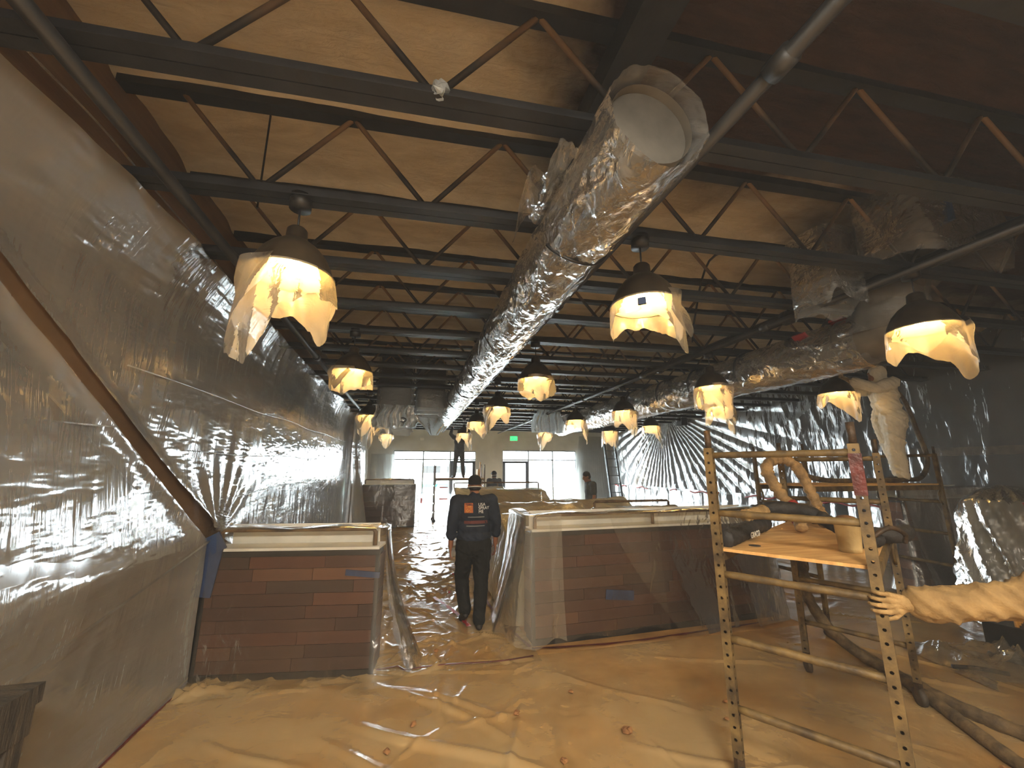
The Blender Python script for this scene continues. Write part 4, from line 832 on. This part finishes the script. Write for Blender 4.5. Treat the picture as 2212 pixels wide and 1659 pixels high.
A_ = np.linspace(0, 1, 70)[:, None] * np.ones((1, 60)); B_ = np.linspace(0, 1, 60)[None, :] * np.ones((70, 1))
Zc = .02 + .30 * ridge(A_ * 2.5, B_ * 2.2, 611, 3, 2) * np.sin(np.pi * A_) * np.sin(np.pi * B_)
tag(MB().grid(np.stack([4.75 + 1.0 * A_ + .2 * B_, 2.65 + .8 * B_ + .1 * np.sin(A_ * 7), Zc], -1)).build('plastic_heap', M['heap'], None, True), 'crumpled clear plastic heap on the floor left of the black tool case', 'plastic sheet')
tag(MB().tube(smooth_path([(4.85, 3.0, .05), (5.0, 2.9, .06), (5.15, 2.78, .05)], 5), .018, 8).build('dropped_tool', M['sleeve'], None, True), 'short black handle lying on the floor by the plastic heap', 'tool')
# charred bench at the lower left edge
bn = thing('work_bench', (-1.56, 1.8, 0), 'dark worn wooden bench corner at the lower left edge', 'bench')
MB().box((-1.565, 1.78, .925), (.37, .92, .07)).build('bench_top', M['bench'], bn)
MB().box((-1.40, 1.78, .84), (.04, .86, .10)).build('apron', M['bench'], bn)
for x_, y_ in ((-1.42, 2.16), (-1.70, 2.16), (-1.42, 1.4), (-1.70, 1.4)): MB().box((x_, y_, .445), (.07, .07, .89)).build('leg', M['bench'], bn)
# added fill-light panels, hung out of view behind the viewpoint to brighten the foreground
for k, (x_, y_) in enumerate(((0.1, -1.1), (3.2, -1.2))):
    wk = thing('fill_light_panel', (x_, y_, 3.1), ('left' if k == 0 else 'right') + ' fill light panel added behind the viewpoint, out of view', 'fill light')
    MB().box((x_, y_, 3.16), (1.3, .7, .06)).build('housing', M['steel'], wk); MB().box((x_, y_, 3.125), (1.2, .6, .01)).build('lit_face', M['fill_face'], wk)
    for s_ in (-.5, .5): MB().cyl((x_ + s_, y_, 3.18), (x_ + s_, y_, 4.1), .008, None, 6).build('hanger', M['steel'], wk)
    l = bpy.data.lights.new('fill_light', 'AREA'); l.shape = 'RECTANGLE'; l.size = 1.2; l.size_y = .6; l.energy = FILL_PANEL * (1.0 if k == 0 else .18); l.color = (1.0, .90, .74)
    o = bpy.data.objects.new('fill_light', l); COL.objects.link(o); o.parent = wk; o.location = (0, 0, .015); o.rotation_euler = (math.radians(18), 0, 0)
# ladder
ld = thing('step_ladder', (7.55, 14.2, 0), 'tall dark ladder leaning by the right wall behind the man in profile', 'ladder')
for x_ in (7.32, 7.76): MB().beam((x_, 14.0, .02), (x_, 14.5, 2.72), .06, .09, (0, 1, 0)).build('stile', M['steel'], ld)
for k in range(8): MB().box((7.54, 14.05 + .06 * k, .3 + .31 * k), (.42, .07, .03)).build('rung', M['frame'], ld)
# end wall details
def text_mesh(s_, size, depth=0.002):
    cu = bpy.data.curves.new('t', 'FONT'); cu.body = s_; cu.size = size; cu.extrude = depth; cu.align_x = 'LEFT'
    o = bpy.data.objects.new('t', cu); COL.objects.link(o); dg = bpy.context.evaluated_depsgraph_get(); dg.update()
    me = bpy.data.meshes.new_from_object(o.evaluated_get(dg)); bpy.data.objects.remove(o); return me
gm = text_mesh('GRACO', .055, .001); gm.materials.append(M['whiteprint'])
gd = Vector((.53, .30, 0)).normalized(); gn = gd.cross(Vector((0, 0, 1))); G4 = Matrix((gd, Vector((0, 0, 1)), gn)).transposed().to_4x4(); G4.translation = Vector((2.24, 2.465, 1.335)) + gn * .066
gm.transform(G4); link_mesh('lettering', gm, None, bs)
ex = thing('exit_sign', (4.56, 17.93, 3.14), 'small green lit EXIT sign on the end wall', 'sign')
MB().box((4.56, 17.95, 3.14), (.36, .06, .22)).build('sign_box', M['white'], ex)
MB().box((4.56, 17.915, 3.14), (.33, .01, .19)).build('lit_face', M['green'], ex)
me = text_mesh('EXIT', .15); me.materials.append(M['whiteprint']); o = link_mesh('lettering', me, None, ex); o.location = (-.155, -.022, -.052); o.rotation_euler = (math.pi / 2, 0, 0)
tag(MB().box((.48, 17.96, 3.05), (.16, .06, .10)).build('wall_sensor', M['white']), 'small pale sensor box on the end wall left of the left window top', 'sensor')
sp = thing('loud_speaker', (9.0, 12.0, 3.3), 'small dark speaker box high on the right wall', 'speaker')
MB().box((9.0, 12.0, 3.42), (.22, .3, .36)).build('cabinet', M['dark'], sp); MB().cyl((8.885, 12.0, 3.42), (8.87, 12.0, 3.42), .09, None, 16).build('cone', M['strap'], sp)
wd = thing('timber_offcuts', (2.35, 14.9, 1.47), 'pale timber offcuts stacked on the far scaffold beside the worker', 'timber')
MB().box((2.42, 14.8, 1.62), (.06, .3, .3)).box((2.5, 14.8, 1.75), (.04, .05, .56)).box((2.3, 14.8, 1.5), (.3, .3, .06)).build('boards', M['ply'], wd)
# ================================================================== people
def V3(*a): return Vector(a)
def hand(mb, wr, d, s_, nrm, curl=.35, r=.009, scale=1.0, gap=.0215):
    """palm, four unequal fingers and a thumb; d = finger direction, s_ = towards the thumb, nrm = palm side"""
    d = d.normalized(); s_ = (s_ - d * s_.dot(d)).normalized(); nrm = (nrm - d * nrm.dot(d) - s_ * nrm.dot(s_)).normalized()
    for i in range(4):
        off = (1.5 - i) * gap * scale
        mb.limb(wr + s_ * off * .6, wr + d * .08 * scale + s_ * off, .014 * scale, .0125 * scale, 8)
    for i, L_ in enumerate((.068, .078, .072, .056)):
        off = (1.5 - i) * gap * scale; p = wr + d * .085 * scale + s_ * off; a = curl * .5
        for k, f in enumerate((.44, .31, .25)):
            q = p + (d * math.cos(a) + nrm * math.sin(a) + s_ * off * 1.2) * (L_ * f * scale); mb.limb(p, q, r * (1.12 - .1 * k) * scale, r * (1.02 - .1 * k) * scale, 8); p = q; a += curl
    p = wr + d * .02 * scale + s_ * .03 * scale; dd = (d * .65 + s_ * .75 + nrm * .25).normalized()
    q = p + dd * .042 * scale; mb.limb(p, q, .0135 * scale, .0115 * scale, 8); mb.limb(q, q + (dd * .6 + d * .5 + nrm * .35).normalized() * .034 * scale, .0115 * scale, .0095 * scale, 8)
def crease(o, amp, f=1.0, seed=0):
    me = o.data; n_ = len(me.vertices); co = np.empty(n_ * 3); no = np.empty(n_ * 3); me.vertices.foreach_get('co', co); me.vertices.foreach_get('normal', no)
    co = co.reshape(-1, 3); no = no.reshape(-1, 3); a = np.arctan2(co[:, 1], co[:, 0])
    h_ = ridge((co[:, 0] + co[:, 1]) * 6 * f + 20, co[:, 2] * 9 * f + (co[:, 0] - co[:, 1]) * 5 * f + 20, seed, 3, 2.0) - .4
    co += no * (h_ * amp)[:, None]; me.vertices.foreach_set('co', co.ravel()); me.update()
def person(loc, rz, J, label, mats, sleeve=1.0, voxel=.011, head=True, cap=None, hair=True, gloves=False, group=None, curl=.4, bulk=1.0, eyes=False, hood=False, baggy=1.0, shoes='sleeve', fold=1.0):
    R = Matrix.Rotation(rz, 3, 'Z'); loc = Vector(loc); T = lambda p: loc + R @ Vector(p)
    D = lambda p: R @ Vector(p)
    b = MB(); g = lambda k: T(J[k])
    hc = g('head'); tl = Matrix.Rotation(J.get('head_yaw', 0), 3, 'Z') @ Matrix.Rotation(J.get('head_pitch', 0), 3, 'X'); HR = R @ tl
    b.ell(hc + HR @ V3(0, -.012, .02), (.077, .095, .098), HR); b.ell(hc + HR @ V3(0, .02, -.05), (.060, .072, .068), HR)
    b.ell(hc + HR @ V3(0, .098, -.015), (.014, .020, .024), HR, 8, 6); b.ell(hc + HR @ V3(0, .080, .022), (.05, .014, .012), HR, 8, 6)
    b.ell(hc + HR @ V3(0, .082, -.058), (.026, .012, .010), HR, 8, 6); b.ell(hc + HR @ V3(0, .066, -.098), (.03, .024, .022), HR, 8, 6)
    for s_ in (-1, 1): b.ell(hc + HR @ V3(s_ * .079, -.012, -.012), (.012, .022, .032), HR, 8, 6)
    b.limb(g('neck'), hc + HR @ V3(0, -.02, -.05), .060, .055)
    ch, pe = g('chest'), g('pelvis'); up = (ch - pe).normalized(); mid = (ch + pe) / 2
    TR = R @ Matrix.Rotation(J.get('torso_yaw', 0), 3, 'Z')
    tors = [(ch + up * .07, (.165 * bulk, .105, .11)), (ch - up * .02, (.18 * bulk, .12, .15)), (mid, (.165 * bulk, .118, .16)), (pe, (.165 * bulk, .118, .12))]
    for c_, r_ in tors: b.ell(c_, r_, TR)
    for s_ in 'LR':
        b.limb(ch + up * .10, g('sh' + s_), .075, .062); b.chain([g('sh' + s_), g('el' + s_), g('wr' + s_)], [.052, .042, .030])
        d = (g('wr' + s_) - g('el' + s_)).normalized()
        if 'hd' + s_ in J: hd, hs, hn = [D(q) for q in J['hd' + s_]]
        else: hd = d; hs = D((0, 1, 0)); hn = D((1 if s_ == 'L' else -1, 0, 0))
        if not gloves: hand(b, g('wr' + s_) + hd * .012, hd, hs, hn, J.get('curl' + s_, curl))
        b.chain([g('hip' + s_), g('kn' + s_), g('an' + s_)], [.082, .056, .042])
        f = (g('to' + s_) - g('an' + s_)); b.limb(g('an' + s_) + V3(0, 0, -.03), g('to' + s_), .038, .030)
    root = build_skin(b, 'person', M[mats[0]], None, voxel, 4, loc)
    tag(root, label, 'person', group)
    # clothing
    c = MB()
    for c_, r_ in tors[:3]: c.ell(c_, (r_[0] + .02 * baggy, r_[1] + .022 * baggy, r_[2] + .012), TR)
    c.ell(pe + up * .06, (.178 * bulk + .012 * baggy, .128 + .015 * baggy, .11), TR)
    c.limb(g('neck') - up * .05, g('neck') - up * .015, .085, .070)
    for s_ in 'LR':
        c.limb(ch + up * .10, g('sh' + s_), .092, .084)
        e_ = g('el' + s_); w_ = g('wr' + s_); q = e_ + (w_ - e_) * max(sleeve, 0) if sleeve > 0 else g('sh' + s_) + (e_ - g('sh' + s_)) * .62
        if sleeve > 0:
            c.chain([g('sh' + s_), (g('sh' + s_) + e_) / 2, e_, q], [.080 * (.7 + .3 * baggy), .070 * baggy, .060 * baggy, .056 * baggy]); c.limb(q - (w_ - e_).normalized() * .03, q, .060 * baggy, .060 * baggy)
        else: c.chain([g('sh' + s_), q], [.08, .074])
    crease(build_skin(c, 'shirt' if not hood else 'coverall_top', M[mats[1]], root, voxel, 5), .012 * baggy ** 2 * fold, 1.0 / fold ** .5, 701)
    p = MB(); p.ell(pe, (.178 * bulk, .132, .13), TR); p.ell(pe - up * .06, (.18 * bulk, .14, .12), TR)
    for s_ in 'LR':
        h_, k_, a_ = g('hip' + s_), g('kn' + s_), g('an' + s_)
        p.chain([h_, (h_ + k_) / 2, k_, (k_ + a_) / 2, a_ + V3(0, 0, .01)], [.108 * bulk * baggy, .098 * baggy, .082 * baggy, .074 * baggy, .064 * baggy])
        p.limb(a_ + V3(0, 0, .05), a_ + V3(0, 0, .015), .070 * baggy, .068 * baggy)
    crease(build_skin(p, 'trousers' if not hood else 'coverall_legs', M[mats[2]], root, voxel, 5), .013 * baggy ** 2 * fold, 1.0 / fold ** .5, 711)
    for s_ in 'LR':
        a_, t_ = g('an' + s_), g('to' + s_); f = (t_ - a_); f2 = V3(f.x, f.y, f.z + .045)
        m = MB().limb(a_ + V3(0, 0, -.035), t_ + f2 * .08, .050, .044).limb(a_ + V3(0, 0, .02), a_ + V3(0, 0, -.03), .048, .052).limb(a_ - f2 * .28 + V3(0, 0, -.05), a_ + V3(0, 0, -.04), .036, .046)
        build_skin(m, 'shoe', M[shoes], root, .012, 4)
    if gloves:
        for s_ in 'LR':
            m = MB(); d = (g('wr' + s_) - g('el' + s_)).normalized()
            if 'hd' + s_ in J: hd, hs, hn = [D(q) for q in J['hd' + s_]]
            else: hd = d; hs = D((0, 1, 0)); hn = D((1 if s_ == 'L' else -1, 0, 0))
            hand(m, g('wr' + s_) + hd * .012, hd, hs, hn, J.get('curl' + s_, curl), .0092, 1.08, .0252); m.limb(g('wr' + s_) - d * .05, g('wr' + s_) + hd * .02, .040, .034)
            build_skin(m, 'glove', M['glove'], root, .0042, 2)
    if hood:
        m = MB().ell(hc + HR @ V3(0, -.02, .015), (.105, .118, .135), HR).limb(g('neck') - up * .03, hc, .10, .095); build_skin(m, 'hood', M[mats[1]], root, voxel, 4)
    elif cap:
        m = MB().ell(hc + HR @ V3(0, -.015, .045), (.086, .103, .085), HR).limb(hc + HR @ V3(-.03, .09, .045), hc + HR @ V3(.03, .09, .045), .03, .03, 10, (1, .4)).ell(hc + HR @ V3(0, .12, .04), (.055, .06, .010), HR)
        build_skin(m, 'cap', M[cap], root, .009, 3)
        MB().tube([hc + HR @ V3(.083 * math.cos(a), -.012 + .10 * math.sin(a), -.025 - .012 * math.sin(a)) for a in np.linspace(0, 2 * math.pi, 28)], .0055, 6).build('mask_strap', M['whiteprint'], root, True)
        m = MB().ell(hc + HR @ V3(0, -.028, -.03), (.079, .082, .05), HR); build_skin(m, 'hair', M['hair'], root, .009, 3)
    elif hair:
        m = MB().ell(hc + HR @ V3(0, -.022, .04), (.086, .098, .092), HR).ell(hc + HR @ V3(0, -.045, -.01), (.08, .07, .075), HR); build_skin(m, 'hair', M['hair'], root, .009, 3)
    if eyes:
        for s_ in (-1, 1): MB().ell(hc + HR @ V3(s_ * .03, .078, .006), (.011, .008, .008), HR, 10, 6).build('eye', M['hair'], root, True)
    return root
stand = dict(head=(0, .03, 1.60), neck=(0, 0, 1.49), chest=(0, 0, 1.28), pelvis=(0, 0, .95), shL=(-.20, 0, 1.42), elL=(-.26, -.02, 1.13), wrL=(-.27, .06, .90), shR=(.20, 0, 1.42), elR=(.26, -.02, 1.13), wrR=(.27, .06, .90),
             hipL=(-.09, 0, .92), knL=(-.11, .02, .50), anL=(-.11, -.02, .09), toL=(-.13, .14, .035), hipR=(.09, 0, .92), knR=(.11, .02, .50), anR=(.11, -.02, .09), toR=(.13, .14, .035))
# 1 the walking man
J = dict(stand); J.update(head=(.005, .06, 1.585), neck=(0, .02, 1.47), chest=(0, .02, 1.265), pelvis=(0, 0, .93), shL=(-.215, .01, 1.395), elL=(-.275, -.03, 1.11), wrL=(-.275, .03, .88), shR=(.215, .02, 1.40), elR=(.272, -.01, 1.12), wrR=(.275, .06, .89),
         hipL=(-.09, .01, .90), knL=(-.12, .15, .50), anL=(-.09, .02, .16), toL=(-.10, .16, .05), hipR=(.09, -.01, .90), knR=(.095, -.0, .48), anR=(.06, -.10, .085), toR=(.075, .06, .035))
man = person((.80, 5.1, .012), 0, J, 'man in dark cap and navy shirt walking away down the aisle, seen from behind', ('skin', 'shirt', 'pants'), .42, .010, cap='pants', bulk=1.12, baggy=1.08)
sh_me = [c for c in man.children if c.name.startswith('shirt')][0]
bv = BVHTree.FromObject(sh_me, bpy.context.evaluated_depsgraph_get()); so = origin(sh_me)
def back_print(name, me, x, z, mat):
    """lay flat print on the back of the shirt"""
    me.materials.clear(); me.materials.append(M[mat])
    for v_ in me.vertices:
        p = Vector((x + v_.co.x, -1.0, z + v_.co.y)); h_ = bv.ray_cast(p, Vector((0, 1, 0)))
        yy = (h_[0].y if h_[0] is not None else -.14) - .004 - max(0, v_.co.z) * .3; v_.co = Vector((p.x, yy, p.z))
    o = link_mesh(name, me, None, sh_me); return o
def quad_mesh(w_, h_, n_=8):
    X_ = np.linspace(0, w_, n_)[:, None] * np.ones((1, n_)); Y_ = np.linspace(0, h_, n_)[None, :] * np.ones((n_, 1)); return MB().grid(np.stack([X_, Y_, 0 * X_], -1)).mesh('print')
for i, s_ in enumerate(('USA', 'SPRAY', 'ME')): back_print('lettering', text_mesh(s_, .050, 0), .03, 1.345 - .040 * i, 'whiteprint')
back_print('printed_logo', quad_mesh(.10, .11), -.135, 1.27, 'orange'); back_print('printed_logo', quad_mesh(.058, .07), -.115, 1.277, 'amber'); back_print('printed_logo', quad_mesh(.098, .022), -.135, 1.352, 'redprint')
back_print('printed_line', quad_mesh(.20, .012), -.095, 1.215, 'greyprint'); back_print('printed_line', quad_mesh(.28, .034), -.135, 1.145, 'redprint'); back_print('printed_line', quad_mesh(.22, .010), -.11, 1.115, 'greyprint')
# 2 man by the ladder, in profile, looking down to the left
J = dict(stand); J.update(head=(0, .10, 1.60), neck=(0, .03, 1.48), chest=(0, .0, 1.28), head_pitch=-.35, elL=(-.24, .0, 1.13), wrL=(-.22, .10, .90), elR=(.24, 0, 1.13), wrR=(.22, .10, .9))
person((4.33, 8.05 + 1.35, 0), math.pi / 2 - .1, J, 'young dark-haired man in a dark tee shirt standing in profile by the ladder', ('skin', 'greyman', 'pants'), 0, .012, eyes=True)
# 3 worker on the far scaffold
J = dict(stand); J.update(anL=(-.16, -.02, .09), toL=(-.2, .13, .035), knL=(-.13, .02, .5), anR=(.16, -.02, .09), toR=(.2, .13, .035), knR=(.13, .02, .5), elL=(-.32, .1, 1.55), wrL=(-.25, .3, 1.75), elR=(.32, .1, 1.55), wrR=(.25, .3, 1.75))
person((1.72, 14.72, 1.475), 0, J, 'dark-clothed worker standing on the far scaffold against the window', ('skin', 'greyman', 'greyman'), 1.0, .014)
# 4 person behind the booths
person((2.66, 13.0, 0), .4, dict(stand), 'person in a dark cap half hidden behind the farthest booth', ('skin', 'greyman', 'pants'), 1.0, .014, cap='hair')
# 5 worker in white coverall on the second scaffold
J = dict(stand); J.update(head=(0, .06, 1.60), head_pitch=.25, elL=(-.24, .24, 1.34), wrL=(-.16, .46, 1.46), elR=(.26, .20, 1.36), wrR=(.14, .42, 1.54), knL=(-.10, .05, .5), knR=(.09, -.02, .5), anL=(-.10, .04, .09), anR=(.10, -.09, .09), toL=(-.1, .20, .035), toR=(.12, .07, .035))
person((6.86, 4.42, 1.602), 1.15, J, 'worker in a white hooded coverall spraying the ceiling from the second scaffold', ('skin', 'tyvek', 'tyvek'), 1.0, .012, gloves=True, hood=True, baggy=1.32, bulk=1.15, fold=1.6)
# 6 worker at the right edge gripping the near scaffold post
po = Vector((2.34, 1.70, 1.145)); C0 = Vector((3.22, 1.10, 0)); rz = math.radians(64)
inv = Matrix.Rotation(-rz, 3, 'Z'); tl = lambda p: tuple(inv @ (Vector(p) - C0)); tv = lambda p: tuple(inv @ Vector(p))
J = dict(stand)
wrist = po + Vector((.97, -.24, 0)) * .098 + Vector((-.24, -.97, 0)) * .047
J.update(shL=tl((2.98, 1.16, 1.40)), elL=tl((2.74, 1.40, 1.20)), wrL=tl(wrist), hdL=(tv((-.97, .24, .03)), tv((0, 0, -1)), tv((.24, .97, 0))), curlL=.72)
person(C0, rz, J, 'worker in a dusty tan coverall at the right edge, gloved hand gripping the scaffold post', ('skin', 'dusty', 'dusty'), .84, .012, gloves=True, hood=True, baggy=1.35, fold=1.9)

# ================================================================== haze of spray mist filling the room
t = NT('spray_haze')
vol = t.n('ShaderNodeVolumeScatter', {'Color': (0.95, 0.97, 1.0, 1), 'Density': HAZE, 'Anisotropy': 0.2}); t.t.links.new(vol.outputs[0], t.out.inputs[1])
tag(MB().box(((XL + XR) / 2, 7.52, 2.15), (XR - XL + .3, 21.34, 4.5)).build('spray_haze', t.m), 'thin pale spray haze filling the room', 'haze', None, 'stuff')
